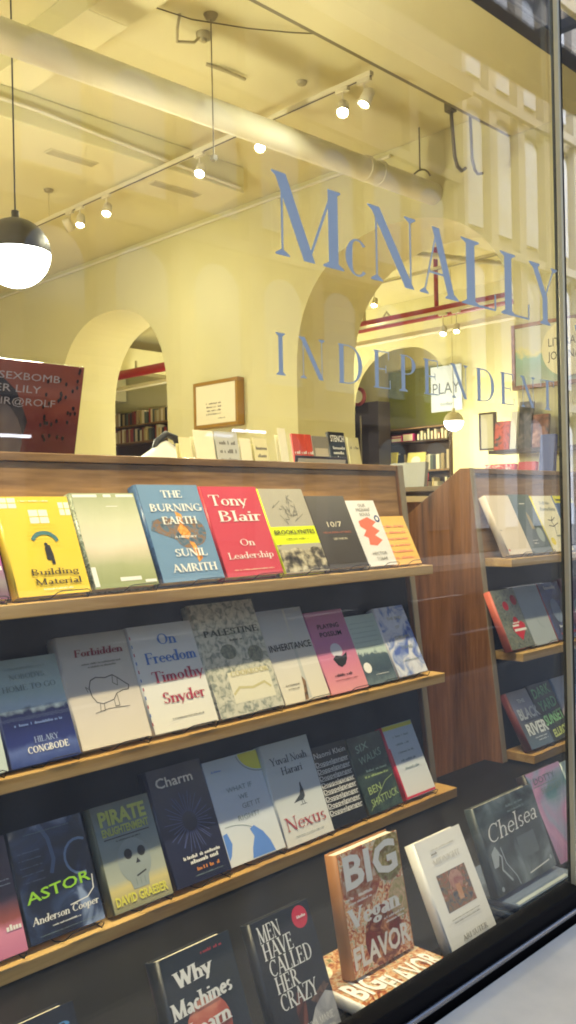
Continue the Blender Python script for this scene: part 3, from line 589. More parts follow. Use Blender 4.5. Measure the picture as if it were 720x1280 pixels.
book('blue book with a yellow band across its top beyond the window post', 3.455, Y1, S1-.006, .165, .243, .024, 24, pm((80, 106, 150), .45, .06), None, [('r', .02, .86, .99, .995, pm((226, 220, 60), .5)), ('u', .5, .9, .8, .05, ink)], E+'blue book with the yellow band')
fl = mottle([(50, 60, 54), (150, 150, 120), (60, 74, 66), (130, 140, 120), (40, 50, 50)], 55, 2, 2.5, lo=.36, hi=.64)
book('dark green floral book with a red heart and salmon spine on the right unit', 2.905, Y2+.01, S2, .165, .228, .030, 23, fl, pm((214, 110, 92), .45),
     [('e', .42, .72, .11, .11, red), ('e', .82, .80, .12, .12, dre), ('e', .6, .45, .1, .1, red), ('p', [(.62, .12), (.88, .30), (.92, .38), (.8, .44), (.66, .42), (.5, .44), (.38, .36), (.4, .28)], red), ('r', .4, .36, .66, .39, wht), ('r', .42, .28, .92, .32, wht), ('u', .55, .41, .3, .03, wht)], E+'dark green floral book')
book('plain pale grey book beside the floral book', 3.075, Y2+.01, S2, .17, .232, .022, 23, pm((176, 186, 190), .45, .06, 15), None, [('l', [(.45, .42), (.55, .30), (.7, .26)], .01, pt), ('l', [(.5, .5), (.52, .36)], .008, pt), ('u', .7, .9, .3, .01, pt)], E+'plain pale grey book')
db = mottle([(20, 30, 60), (36, 50, 100), (60, 80, 140), (160, 176, 200)], 12, 4, 1, lo=.34, hi=.74)
book('dark blue book with white lettering just left of the window post', 3.25, Y2+.01, S2, .165, .234, .022, 23, db, pm((180, 80, 70), .5), [('e', .45, .5, .2, .3, pm((130, 146, 170), .5, .2)), ('u', .5, .88, .5, .06, wht), ('u', .6, .2, .6, .05, wht), ('u', .6, .08, .7, .05, red)], E+'dark blue book by the window post')
book('maroon patterned book just beyond the window post', 3.43, Y2+.01, S2, .17, .24, .03, 23, mottle([(90, 40, 60), (150, 90, 110), (60, 50, 70)], 90), None, [('e', .5, .4, .3, .3, pm((190, 196, 190), .5))], E+'maroon patterned book')
bk = art([(0, (90, 110, 130)), (.4, (70, 78, 90)), (.7, (120, 124, 150)), (1, (60, 60, 70))], .215, .2, 8); ws = pm((214, 220, 220), .4)
book('grey book with bold white capitals and a red brown spine on the right unit', 2.95, Y3, S3, .165, .217, .030, 29, bk, pm((120, 56, 54), .4),
     [T('THE', .45, .78, .07, .3, ws, 'n', bold=.02), T('BLACK', .55, .50, .19, .86, ws, 'n', bold=.03), T('RIVER', .60, .22, .20, .86, ws, 'n', bold=.03), ('r', .25, .455, .9, .465, ink), ('u', .6, .15, .5, .02, ws), ('u', .65, .1, .4, .02, ws)], E+'grey book with bold white capitals')
hk = pm((34, 44, 42), .35, .1); gg = pm((140, 200, 140), .4, .1); yg = pm((206, 220, 130), .4)
book('black book with tall green capitals on the right unit', 3.10, Y3+.002, S3, .165, .222, .026, 27, hk, None,
     [T('DARK', .48, .78, .17, .8, gg, 'n', bold=.02, slope=.08), T('YARD', .52, .54, .18, .8, gg, 'n', bold=.02, slope=.08), T('SUNSET', .54, .30, .18, .86, gg, 'n', bold=.02, slope=.08), T('ELLROY', .6, .08, .13, .7, yg, 'n', bold=.03, slope=.08)], E+'black book with tall green capitals')
book('pale blue and peach book behind the window post on the right unit', 3.27, Y3, S3, .165, .225, .024, 25, art([(0, (214, 150, 130)), (.3, (220, 190, 180)), (.6, (150, 165, 185)), (1, (130, 145, 165))], .225, .2, 9), None, [('u', .5, .6, .6, .05, pt)], E+'pale blue and peach book')

# ------------------------------------------------------------------ display units
OAK = wood('oak_shelf', (176, 134, 72), (214, 178, 112), 'X', .35)
WALN = wood('walnut_veneer', (112, 82, 50), (184, 144, 94), 'X', .35, .8, .2)
WALV = wood('walnut_panel', (86, 56, 34), (168, 116, 72), 'Z', .35, .8, .3)
DKP = pm((12, 13, 24), .55, .15, 6, spec=.3); TRIM = pm((150, 136, 112), .5, .06)
def fy(z, off=.14):  # depth of the leaning back board at height z
    return 1.735 + .108*(z+.182) + off
def unit(label, X0, X1, front_end, dz=0.0):
    root = empty('book_display_unit', ((X0+X1)/2, 1.9, PF), label, 'book display', group='leaning wooden book display units')
    cx, cz = (X0+X1)/2, PF
    def B(m, name, bevel=0.0):
        o = m.build(name, root, bevel=bevel); o.location = (-(X0+X1)/2, -1.9, -PF); return o
    for z, yf in ((S1+dz, 1.750), (S2, 1.712), (S3, 1.675)):
        m = MB(); m.box(X0+.01, X1-.012, yf, fy(z)-.004, z-.030, z, OAK); B(m, 'shelf', .0015)
    m = MB(); z0, z1 = PF+.002, S1-.03
    m.prism([(fy(z0), z0), (fy(z1), z1), (fy(z1)+.018, z1), (fy(z0)+.018, z0)], X0+.004, X1-.004, 'yz', DKP); B(m, 'back_panel')
    m = MB(); z0, z1 = S1-.028, .128
    m.prism([(fy(z0)-.004, z0), (fy(z1)-.004, z1), (fy(z1)+.018, z1), (fy(z0)+.018, z0)], X0+.004, X1-.004, 'yz', WALN); B(m, 'top_board')
    m = MB(); m.box(X0+.004, X1-.004, fy(.13)-.010, fy(.13)+.045, .130, .150, WALN); B(m, 'top_cap', .002)
    zt = .150
    for xa, nm in ((X0-.028, 'side_panel'), (X1, 'side_panel')):
        m = MB(); m.prism([(fy(PF)-.012, PF+.002), (fy(zt)-.012, zt), (fy(zt)+.03, zt), (2.50, -.235), (2.50, -1.095), (fy(PF)-.012, -1.095)], xa+.0004, xa+.0276, 'yz', WALV); B(m, nm, .001)
        m = MB(); m.prism([(fy(PF)-.0165, PF+.002), (fy(zt)-.0165, zt), (fy(zt)-.0125, zt), (fy(PF)-.0125, PF+.002)], xa+.0008, xa+.0272, 'yz', TRIM); B(m, 'edge_strip')
    m = MB(); m.prism([(fy(zt)+.032, .138), (2.498, -.237), (2.498, -.255), (fy(zt)+.032, .118)], X0+.004, X1-.004, 'yz', WALN); B(m, 'rear_slope')
    return root
unit('long leaning wooden book display with three oak shelves on the left', -.30, 2.462, 1)
unit('second leaning wooden book display partly behind the window post on the right', 2.928, 4.60, 1, -.006)

# ------------------------------------------------------------------ window, platform, outside sill
GL = glass_mat('window_glass', .030, 1.7, (.97, .985, .98)); GL2 = glass_mat('window_glass_angled', .22, 1.5, (.95, .97, .98))
FR = pm((8, 8, 13), .65, .3, 14, spec=.12); CHR = pm((150, 148, 150), .22, .05, 20, metal=.9); STRP = pm((200, 190, 160), .3, .05, metal=.5)
w = empty('shop_window', (1.9, 1.0, -.93), 'large plate glass shop window in a thin dark frame', 'window')
def WB(m, name, bevel=0): o = m.build(name, w, bevel=bevel); o.location = (-1.9, -1.0, .93); return o
m = MB(); m.box(-1.2, 1.9030, 1.0005, 1.010, -.856, 2.45, GL); WB(m, 'glass_pane')
m = MB(); m.prism([(1.9235, 1.0), (3.6, .995), (3.6, 1.005), (1.9235, 1.010)], -.856, 2.45, 'xy', GL2); WB(m, 'glass_pane')
m = MB(); m.box(1.912, 1.923, .990, 1.012, -.858, 2.45, FR); m.box(1.9035, 1.9115, .988, 1.000, -.858, 2.45, STRP); WB(m, 'window_post', .001)
m = MB(); m.box(-1.2, 3.6, .972, 1.018, -.928, -.852, FR); WB(m, 'bottom_rail', .003)
m = MB(); m.tube([(-1.2, .966, -.888), (3.6, .966, -.888)], .006, CHR, 10); WB(m, 'metal_bead')
m = MB(); m.box(-1.2, 3.6, .96, 1.06, 2.452, 2.6, FR); WB(m, 'top_rail')
m = MB(); m.box(-1.2, 3.6, 1.034, 1.70, PF-.03, PF, pm((7, 8, 14), .5, .2, 8, spec=.3)); m.box(-1.2, 3.6, 1.034, 1.06, -1.5, PF-.031, FR); m.box(-1.2, 3.6, 1.70, 1.86, PF-.03, PF-.0006, pm((7, 8, 14), .5, .2, 8, spec=.3)); tag(m.build('window_platform'), 'low black platform inside the shop window carrying the books', 'platform')
SIL = pm((226, 216, 200), .5, .24, 9, metal=.0, bump=.05)
m = MB(); m.prism([(.56, -.926), (.56, -.922), (.958, -.908), (.958, -.926)], -2.5, 5.0, 'yz', SIL); tag(m.build('window_sill', bevel=.003), 'broad grey metal sill running outside under the window', 'sill')
m = MB(); m.box(-2.5, 5, .62, .97, -1.5, -.927, pm((90, 90, 94), .6, .1, 5)); m.box(-6, -1.22, .9, 1.2, -1.5, 6, pm((80, 78, 80), .7)); m.box(3.62, 3.95, .8, 1.2, -.9, 2.6, pm((60, 60, 66), .6)); m.box(-6, 30, .9, 1.1, 2.602, 9, pm((120, 112, 104), .8, .1, 3)); m.box(5.2, 30, .9, 1.2, -1.5, 2.6, pm((90, 86, 84), .7))
tag(m.build('shopfront_wall'), 'dark shopfront masonry framing the window', 'wall')

VIN = pm((204, 220, 230), .45, .03, 20)
def window_letters(name, label, rows):
    root = empty(name, (rows[0][1], .9985, rows[0][3]), label, 'lettering')
    for ch, xa, xb, zb, cap in rows:
        mb = MB(); adv, polys = glyph(ch, .15 if len(rows) < 9 else .135, .028)
        xs = [p[0] for q in polys for p in q]; x0, x1 = min(xs), max(xs)
        for i, p in enumerate(polys):
            mb.add([(xa+(a-x0)/(x1-x0)*(xb-xa), .9988-.00003*(i % 9), zb+b*cap) for a, b in p], [tuple(range(len(p)))], VIN)
        o = mb.build('letter', root); o.location = -Vector(root.location)
Z1, Z2 = .401, .213
L1 = [('M', .994, 1.163), ('c', 1.167, 1.220), ('N', 1.227, 1.365), ('A', 1.375, 1.502), ('L', 1.513, 1.637), ('L', 1.656, 1.770), ('Y', 1.772, 1.895), ('J', 1.975, 2.03)]
window_letters('window_lettering', 'large blue serif capitals of the shop name on the glass', [(c, a, b, (Z1-.003 if c == 'c' else Z1), (.105 if c == 'c' else .130)) for c, a, b in L1])
L2 = [('I', .997, 1.018), ('N', 1.048, 1.11), ('D', 1.143, 1.205), ('E', 1.235, 1.282), ('P', 1.307, 1.357), ('E', 1.382, 1.430), ('N', 1.469, 1.527), ('D', 1.558, 1.623), ('E', 1.647, 1.70), ('N', 1.726, 1.786), ('T', 1.812, 1.870), ('B', 1.985, 2.035)]
window_letters('window_lettering', 'smaller widely spaced blue capitals below the shop name', [(c, a, b, Z2, .066) for c, a, b in L2])

# ------------------------------------------------------------------ the shop's rooms
CREAM = pm((210, 204, 156), .75, .09, 1.3, bump=.12, name='cream_plaster')
CEIL = pm((222, 216, 172), .8, .06, 1.5, bump=.08, name='cream_ceiling')
FLOOR = wood('floor_boards', (176, 150, 112), (206, 180, 138), 'Y', .4)
CZ = 2.97
m = MB(); m.box(-6, 14, 1.2, 21, -1.2, -1.1, FLOOR); tag(m.build('floor'), kind='structure')
m = MB(); m.box(-6, 14, 1.21, 21, CZ, CZ+.15, CEIL); tag(m.build('ceiling'), kind='structure')
m = MB(); m.box(-6, 5.995, 1.11, 3.50, 2.74, 2.968, CEIL); m.box(-6, 5.995, 3.50, 3.53, 2.742, 2.768, pm((120, 112, 80), .6)); tag(m.build('ceiling_bulkhead'), 'lowered cream ceiling strip along the window with a thin edge trim', 'ceiling strip')
def arcade(label, X0, X1, ya, yb, opens, spring, name='arched_wall', ex=2.3):
    mb = MB(); zf = -1.098; zt = CZ-.002
    cuts = []
    for c, r in opens:
        cuts.append((c, r))
    y = ya; n = 28
    def vert(yy, z0, y2, z2):
        pass
    def colq(y0, lo0, y1, lo1):
        for X, flip in ((X0, 0), (X1, 1)):
            mb.add([(X, y0, lo0), (X, y1, lo1), (X, y1, zt), (X, y0, zt)], [(0, 1, 2, 3)], CREAM)
    for c, r in sorted(cuts):
        colq(y, zf, c-r, zf)
        sg = lambda v: math.copysign(abs(v)**(2/ex), v)
        pts = [(c-r*sg(math.cos(math.pi*i/n)), spring+min(r, 1.09)*sg(math.sin(math.pi*i/n))) for i in range(n+1)]
        for (p0, q0), (p1, q1) in zip(pts, pts[1:]):
            colq(p0, q0, p1, q1)
            mb.add([(X0, p0, q0), (X1, p0, q0), (X1, p1, q1), (X0, p1, q1)], [(0, 1, 2, 3)], CREAM, True)
        for yy in (c-r, c+r):
            mb.add([(X0, yy, zf), (X1, yy, zf), (X1, yy, spring), (X0, yy, spring)], [(0, 1, 2, 3)], CREAM)
        y = c+r
    colq(y, zf, yb, zf)
    for yy in (ya, yb): mb.add([(X0, yy, zf), (X1, yy, zf), (X1, yy, zt), (X0, yy, zt)], [(0, 1, 2, 3)], CREAM)
    o = mb.build(name)
    # the strip-built faces need outward normals; cycles shades both sides alike
    return tag(o, label, 'wall')
arcade('thick cream plaster wall pierced by two tall round arches', 6.0, 6.8, 1.25, 20.5, [(4.62, 1.125), (8.70, 1.05)], 1.27)
arcade('cream plaster wall with one arch seen through the nearer arch', 10.5, 10.62, 1.25, 20.5, [(8.05, .92)], 1.42)
m = MB(); m.box(-6, 13.9, 20.6, 20.8, -1.098, CZ-.002, CREAM); tag(m.build('back_wall'), 'cream wall closing the far end of the shop', 'wall')
m = MB(); m.box(-6.2, -6.01, 1.2, 20.8, -1.098, CZ, CREAM); tag(m.build('side_wall'), 'cream wall closing the left side of the shop', 'wall')
m = MB(); m.box(12.1, 12.3, 1.2, 20.8, -1.098, CZ-.002, pm((196, 186, 140), .75, .05, 2)); tag(m.build('end_wall'), 'cream wall behind the green board in the furthest room', 'wall')
m = MB(); m.box(6.82, 12.1, 1.12, 1.24, -1.098, CZ, CREAM); tag(m.build('front_wall'), 'cream wall closing the street side of the second room', 'wall')

cw = pm((176, 166, 126), .5)
PIPE = pm((224, 220, 198), .75, .06, 6, bump=.04)
m = MB(); m.tube([(-2, 4.2, 2.40), (1.5, 4.2, 2.41), (4.0, 4.2, 2.455), (5.992, 4.2, 2.49)], .085, PIPE, 20)
for x in (.9, 5.15, 5.3): m.tube([(x-.02, 4.2, 2.402+.015*x), (x+.02, 4.2, 2.402+.015*x)], .093, PIPE, 20)
rt_ = empty('ceiling_pipe', (2, 4.2, 2.42), 'fat cream painted pipe crossing under the ceiling', 'pipe')
o = m.build('pipe', rt_); o.location = -Vector(rt_.location)
for x in (5.817,):
    m = MB(); z = 2.402+.015*x
    m.tube([(x, 4.2, CZ-.002), (x, 4.2, z+.15)], .006, pm((120, 112, 84), .5), 6)
    m.tube([(x, 4.2-.10*math.sin(R(a)), z+.04+.11*math.cos(R(a))) for a in range(-70, 71, 20)], .007, pm((120, 112, 84), .5), 6)
    o = m.build('hanger', rt_); o.location = -Vector(rt_.location)
m = MB(); m.tube([(3.59, 4.085, CZ-.002), (3.59, 4.085, 2.13)], .004, pm((120, 112, 84), .5), 6); m.lathe([(0, -.03), (.03, -.028), (.045, 0)], (3.59, 4.085, CZ-.003), pm((150, 140, 104), .5), 14); m.box(3.575, 3.605, 4.07, 4.10, 2.10, 2.13, pm((120, 112, 84), .5)); tag(m.build('hanging_rod'), 'thin rod hanging from a round ceiling plate in front of the fat pipe', 'rod')
# boxed duct
m = MB(); m.box(.5, 5.37, 5.72, 6.38, 2.742, CZ-.002, CEIL)
rt_ = empty('ceiling_duct', (3, 5.7, 2.74), 'boxed cream duct with slot vents hanging below the ceiling', 'duct')
o = m.build('duct', rt_, bevel=.01); o.location = -Vector(rt_.location)
for x0, x1 in ((3.64, 4.06), (4.60, 5.1)):
    m = MB(); m.box(x0, x1, 5.97, 6.07, 2.734, 2.7405, pm((216, 208, 164), .6))
    for q in range(5): m.box(x0+.01, x1-.01, 5.98+.018*q, 5.986+.018*q, 2.728, 2.7335, pm((200, 192, 150), .6))
    o = m.build('vent', rt_); o.location = -Vector(rt_.location)
m = MB(); m.prism([(2.86, 4.56), (2.86, 4.28), (3.13, 4.28), (3.13, 5.40), (2.86, 5.40)], 2.80, 2.968, 'xy', CEIL); m.box(2.86, 3.13, 3.54, 4.279, 2.80, 2.968, CEIL)
tag(m.build('ceiling_beam', bevel=.005), 'short pale beam crossing the ceiling above the fat pipe', 'beam')
m = MB(); m.tube([(.6, 5.69, 2.86), (3.4, 5.69, 2.85), (3.9, 5.69, 2.82), (4.6, 5.69, 2.79), (5.3, 5.70, 2.77)], .014, PIPE, 8); tag(m.build('duct_conduit'), 'thin cream conduit running along the face of the boxed duct', 'conduit')
m = MB()
for x, y in ((3.45, 5.0), (2.9, 4.9), (4.9, 4.9), (4.6, 4.3), (3.9, 5.1)): m.lathe([(0, -.022), (.03, -.02), (.04, 0)], (x, y, CZ-.003), cw, 12)
m.tube([(3.95, 4.55, CZ-.01), (4.1, 4.5, CZ-.03), (4.25, 4.5, CZ-.03)], .012, cw, 8); tag(m.build('ceiling_plates'), 'small round cover plates and a pipe stub on the ceiling', 'ceiling fitting')
# flexible conduit and wires, small ceiling fittings
m = MB(); m.tube([(3.2, 4.25, 2.955), (3.5, 4.15, 2.93), (3.8, 3.98, 2.92), (4.05, 3.85, 2.935), (4.4, 3.62, 2.955)], .004, pm((96, 88, 62), .5), 6); tag(m.build('ceiling_cable'), 'thin slack cable running along the ceiling above the track light', 'cable')
m = MB(); m.tube([(3.44, 4.19, 2.96), (3.46, 4.24, 2.90), (3.52, 4.32, 2.87), (3.64, 4.30, 2.90), (3.69, 4.28, 2.962)], .009, cw, 6); m.lathe([(.0, -.03), (.045, -.03), (.05, 0)], (3.70, 4.28, CZ-.003), cw, 14); m.lathe([(0, -.05), (.02, -.05), (.02, -.03)], (3.70, 4.28, CZ-.003), cw, 10); tag(m.build('conduit_fitting'), 'round ceiling box with a curled flexible conduit', 'ceiling fitting')
HC = pm((96, 88, 62), .45)
m = MB(); m.tube([(5.36, 3.60, 2.968), (5.37, 3.60, 2.72), (5.40, 3.60, 2.46), (5.43, 3.60, 2.40), (5.48, 3.60, 2.38), (5.53, 3.60, 2.41)], .013, HC, 8); m.tube([(5.60, 3.60, 2.968), (5.61, 3.60, 2.72), (5.62, 3.60, 2.50), (5.65, 3.60, 2.43), (5.69, 3.60, 2.41), (5.75, 3.60, 2.43)], .011, HC, 8); m.box(5.33, 5.39, 3.57, 3.63, 2.76, 2.82, HC); m.box(5.36, 5.61, 3.59, 3.61, 2.84, 2.855, HC)
tag(m.build('hanging_conduit'), 'bare conduit hanging from the ceiling in a U shape', 'conduit')
m = MB(); m.tube([(5.96, 4.6, 2.90), (5.96, 12, 2.90)], .012, PIPE, 6); tag(m.build('wall_conduit'), 'thin cream conduit along the top of the arched wall', 'conduit')

# ---- track lights
TW = pm((214, 206, 176), .35, .04); LAMP = emit((255, 236, 190), 45)
def track(label, X, ya, yb, z, drops):
    r = empty('light_track', (X, (ya+yb)/2, z), label, 'light track')
    m = MB(); m.box(X-.017, X+.017, ya, yb, z-.015, z+.015, TW); m.box(X-.006, X+.006, ya, yb, z-.0165, z-.0152, ink); o = m.build('rail', r, bevel=.002); o.location = -Vector(r.location)
    for y in drops:
        m = MB(); m.tube([(X, y, z+.015), (X, y, CZ-.02)], .003, cw, 6); m.lathe([(.0, -.02), (.035, -.018), (.045, 0)], (X, y, CZ-.003), pm((150, 140, 104), .5), 14); o = m.build('suspension_rod', r); o.location = -Vector(r.location)
    return r
def head(label, X, Y, z, ztrack, aim, power, ang=120, size=.05, color=(1, .94, .68), group='track spotlights', dia=.032):
    d = Vector(aim).normalized(); r = empty('track_spotlight', (X, Y, ztrack), label, 'spotlight', group=group)
    c = Vector((0, 0, z-ztrack)); q = d.to_track_quat('Z', 'Y').to_matrix()
    m = MB(); m.tube([(0, 0, -.016), (0, 0, (z-ztrack)*.55), tuple(c-d*.05)], .006, TW, 8); m.box(-.014, .014, -.05, .05, -.04, -.017, TW); m.build('bracket', r)
    m = MB(); m.lathe([(0, -.09), (dia*.8, -.09), (dia, -.08), (dia*1.15, .02), (dia*1.0, .02), (dia*.95, .0), ], c, TW, 18, q); m.build('lamp_head', r)
    m = MB(); m.lathe([(0, .006), (dia*.6, .006), (dia*.93, .0)], c, LAMP, 18, q); m.build('lit_lens', r)
    ld = bpy.data.lights.new('spot', 'SPOT'); ld.energy = power; ld.spot_size = R(ang); ld.spot_blend = 1.0; ld.shadow_soft_size = size; ld.color = color
    lo = bpy.data.objects.new('spot_lamp', ld); col.objects.link(lo); lo.parent = r; lo.location = c+d*.035; lo.rotation_euler = (-d).to_track_quat('Z', 'Y').to_euler()
    return r
WARM = (1, .94, .68)
track('long white lighting track running back from the bulkhead', 4.42, 3.54, 9.5, 2.70, (7.3, 9.0))
hs = [(3.44, (-.4, .2, -.9), 'white spotlight nearest the window at the end of the long track'), (3.78, (-.5, -.35, -.8), 'brightest spotlight second from the window, facing the street'), (4.54, (-.45, -.3, -.8), 'spotlight just below the fat pipe on the long track'), (5.19, (-.5, -.3, -.8), 'spotlight under the boxed duct on the long track'), (6.40, (-.4, -.3, -.9), 'single lit spotlight left of the duct vents'), (6.80, (-.3, -.25, -.9), 'right one of the close pair of spotlights beside the globe pendant'), (6.96, (.7, .2, -.8), 'left one of the close pair of spotlights beside the globe pendant')]
for i, (y, aim, lab) in enumerate(hs):
    yy = max(y, 3.60); head(lab, 4.42, yy, 2.54, 2.70, aim, 23, 165, color=WARM, dia=.036)
track('second lighting track seen through the nearer arch', 8.2, 3.5, 9.0, 2.12, ())
for y, aim, lab in ((5.49, (-.5, -.2, -.8), 'right one of two spotlights seen through the nearer arch'), (5.66, (-.5, -.2, -.8), 'left one of two spotlights seen through the nearer arch')):
    head(lab, 8.2, y, 1.89, 2.12, aim, 45, 150, color=WARM)
m = MB()
head('lone spotlight high in the nearer arch, left of the red pipe', 8.2, 6.60, 2.36, 2.60, (-.5, -.2, -.8), 34, 150, color=WARM)
track('short white track high inside the nearer arch', 8.2, 3.6, 7.2, 2.60, (4.4, 6.9))
# window track above the display, above the picture
r = empty('light_track', (1.5, 1.40, 2.5), 'white lighting track over the window display', 'light track')
m = MB(); m.box(-2.4, 2.6, -.017, .017, -.015, .015, TW); m.build('rail', r)
for i, x in enumerate((-.1, .55, 1.2, 1.85, 2.5, 3.2)):
    head('window display spotlight number %s from the left above the books' % ('one two three four five six'.split()[i]), x, 1.40, 2.38, 2.5, (0, .14, -1), 46, 105, .04, (1, .84, .52), 'window display spotlights')

# ---- pendants
GLB = emit((255, 250, 236), 7.0, 'lit_globe')
def pendant(label, X, Y, z, r, power, pale=False):
    root = empty('globe_pendant', (X, Y, z), label, 'pendant lamp', group='two tone globe pendants')
    dk_ = pm((220, 214, 190), .5) if pale else pm((74, 70, 58), .4, .1, 20, metal=.3)
    m = MB(); m.lathe([(r*1.0, -.02*r)]+[(r*math.cos(R(a)), r*math.sin(R(a))) for a in range(0, 90, 9)]+[(.02, r), (.02, r+.04), (0, r+.04)], (0, 0, 0), dk_, 40); m.build('shade', root)
    m = MB(); m.lathe([(r*.985*math.cos(R(a)), -.02*r+r*.985*math.sin(R(a))) for a in range(-90, 1, 9)], (0, 0, -.0005), GLB, 40); m.build('globe', root)
    m = MB(); m.tube([(0, 0, r+.03), (0, 0, CZ-z-.004)], .003 if pale else .005, pm((170, 160, 120), .5) if pale else ink, 6); m.build('cord', root)
    ld = bpy.data.lights.new('globe', 'POINT'); ld.energy = power; ld.shadow_soft_size = r*.9; ld.color = (1, .94, .68)
    lo = bpy.data.objects.new('globe_lamp', ld); col.objects.link(lo); lo.parent = root; lo.location = (0, 0, -r*1.95)
    return root
pendant('large globe pendant with dark upper half at the left edge', 2.46, 4.40, 1.405, .182, 44)
pendant('added globe pendant, unseen left of the large one, filling the shop with light', .30, 4.40, 1.43, .195, 44)  # added unseen lamp, gives the front room and ceiling soft light
pendant('added globe pendant at the back of the shop, unseen, for fill light', .9, 9.0, 1.43, .195, 70)  # added lamp out of view, fills the back of the shop
pendant('small globe pendant beyond the nearer arch in front of the cream pillar', 9.5, 6.43, 1.08, .12, 32, True)
pendant('added globe pendant hidden behind the pillar to brighten the second room', 8.6, 9.3, 1.6, .15, 80)  # added lamp kept out of view, brightens the second room
pendant('added globe pendant hidden in the furthest room to brighten it', 11.4, 6.8, 2.0, .10, 45)  # unseen lamp added to lift the dark furthest room

# ---- red sprinkler pipes and beams in the second room
RED = pm((150, 34, 34), .45, .08)
m = MB(); m.tube([(8.5, 2, 2.19), (8.5, 19, 2.25)], .070, RED, 12); 
r = empty('sprinkler_pipe', (8.5, 8, 2.2), 'red sprinkler pipe crossing behind both arches', 'pipe'); o = m.build('pipe', r); o.location = -Vector(r.location)
m = MB(); m.tube([(8.5, 5.95, 2.24), (8.5, 5.95, CZ-.003)], .026, RED, 10); o = m.build('riser', r); o.location = -Vector(r.location)
m = MB()
for y in (3.8, 7.0, 11.6, 13.5): m.tube([(8.5, y, 2.25+.0), (8.5, y, 2.40)], .02, cw, 8)
m.tube([(8.5, 6.72, 2.26), (8.5, 6.66, 2.33), (8.5, 6.60, 2.26)], .012, cw, 8); o = m.build('hanger', r); o.location = -Vector(r.location)
m = MB(); m.box(8.62, 8.74, 2, 19, 2.02, 2.07, PIPE); tag(m.build('conduit_rail'), 'pale conduit rail running just under the red sprinkler pipe', 'rail')
m = MB(); m.tube([(7.3, 2.5, 2.55), (7.3, 8, 2.56)], .03, PIPE, 10); tag(m.build('cross_pipe'), 'thin pale pipe high inside the nearer arch', 'pipe')
m = MB(); m.tube([(7.0, 5.6, 2.55), (10.4, 4.9, 2.75)], .03, PIPE, 10); tag(m.build('cross_pipe'), 'second thin pale pipe slanting inside the nearer arch', 'pipe')
m = MB(); m.box(6.85, 10.45, 12.2, 12.5, 2.35, 2.72, CEIL); m.box(6.85, 10.45, 14.6, 15.0, 2.2, 2.7, CEIL); tag(m.build('ceiling_beam'), 'cream beams under the ceiling beyond the narrow arch', 'beam')

# ---- bookcases far back
DW = pm((70, 50, 34), .5, .15, 6); bkcols = [(200, 190, 160), (230, 224, 200), (120, 60, 50), (60, 60, 66), (170, 150, 110), (90, 100, 90), (214, 200, 170), (150, 60, 60), (40, 40, 46), (190, 170, 120), (226, 214, 190)]
BM = [pm(c, .6, .05) for c in bkcols]
def far_book(x, y, z, d, t, h, mat, label, group):
    m = MB(); m.box(.0, .004, 0, t, 0, h, mat); m.box(0.0045, d, 0, .003, 0, h, mat); m.box(.0045, d, t-.003, t, 0, h, mat); m.box(.005, d-.004, .0032, t-.0032, .002, h-.004, PAGE)
    return tag(m.build('book', None, (x, y, z)), label, 'book', group)
def bookcase(label, X, ya, yb, zs, H, blabel, group, fill, seed, thick=(.022, .05), depth=.26, hr=(.2, .28)):
    r = empty('bookcase', (X+depth/2, (ya+yb)/2, -1.098), label, 'bookcase')
    def B(m, n): o = m.build(n, r); o.location = -Vector(r.location)
    m = MB(); m.box(X+depth-.02, X+depth, ya, yb, -1.098, H, DW); B(m, 'back_board')
    for y in (ya, yb-.03): m = MB(); m.box(X, X+depth-.021, y, y+.03, -1.098, H, DW); B(m, 'side_panel')
    for z in sorted(set(zs+[H])): m = MB(); m.box(X+.002, X+depth-.021, ya+.031, yb-.031, z-.025, z-.001, wood('shelf_wood', (120, 90, 50), (160, 126, 80), 'Y', .5)); B(m, 'shelf')
    rn = random.Random(seed)
    for z in zs:
        y = ya+.05
        while y < yb-.09:
            t = rn.uniform(*thick)
            if rn.random() < fill: far_book(X+.03, y, z+.0005, .17, t, rn.uniform(*hr), rn.choice(BM), blabel, group)
            y += t+.003
bookcase('tall dark bookcase packed with books seen through the narrow arch', 10.2, 12.9, 15.1, [1.38, 1.70], 1.70, 'book packed spine out in the tall bookcase behind the narrow arch', 'books packed in the bookcase behind the narrow arch', .93, 5, (.04, .075), hr=(.2, .27))
bookcase('dark bookcase under the green board in the furthest room', 11.72, 8.0, 9.9, [.20, .62], 1.30, 'book standing on a lower shelf of the bookcase under the green board', 'books on the bookcase under the green board', .62, 9, (.035, .06), hr=(.22, .3))
m = MB(); m.box(11.70, 11.96, 8.03, 9.87, 1.06, 1.085, DW); tag(m.build('display_ledge'), 'narrow dark ledge across the bookcase under the green board', 'ledge')
MAG = pm((200, 60, 130), .5)
for k, (y, z, hh) in enumerate(((8.95, 1.0865, .07), (8.72, 1.0865, .12), (8.95, 1.158, .035))):
    m = MB(); m.box(11.74, 11.92, y, y+.2, z, z+hh, MAG); m.box(11.735, 11.739, y+.01, y+.19, z+.01, z+hh-.01, PAGE)
    tag(m.build('box'), ('magenta box at the left of the pink pile', 'taller magenta box at the right of the pink pile', 'thin magenta box lying on the pink pile')[k], 'box')
for k in range(9):
    y = 8.08+.065*k; m = MB(); h_ = (.13, .17, .10, .16, .14, .18, .12, .15, .11)[k]; m.box(0, .15, 0, .045, 0, h_, BM[(k*3+1) % 11]); m.box(-.003, -.0002, .004, .041, .01, h_-.01, cream); tag(m.build('book', None, (11.75, y, 1.0865)), 'book stacked beside the pink boxes under the green board', 'book', 'pale books beside the pink boxes')
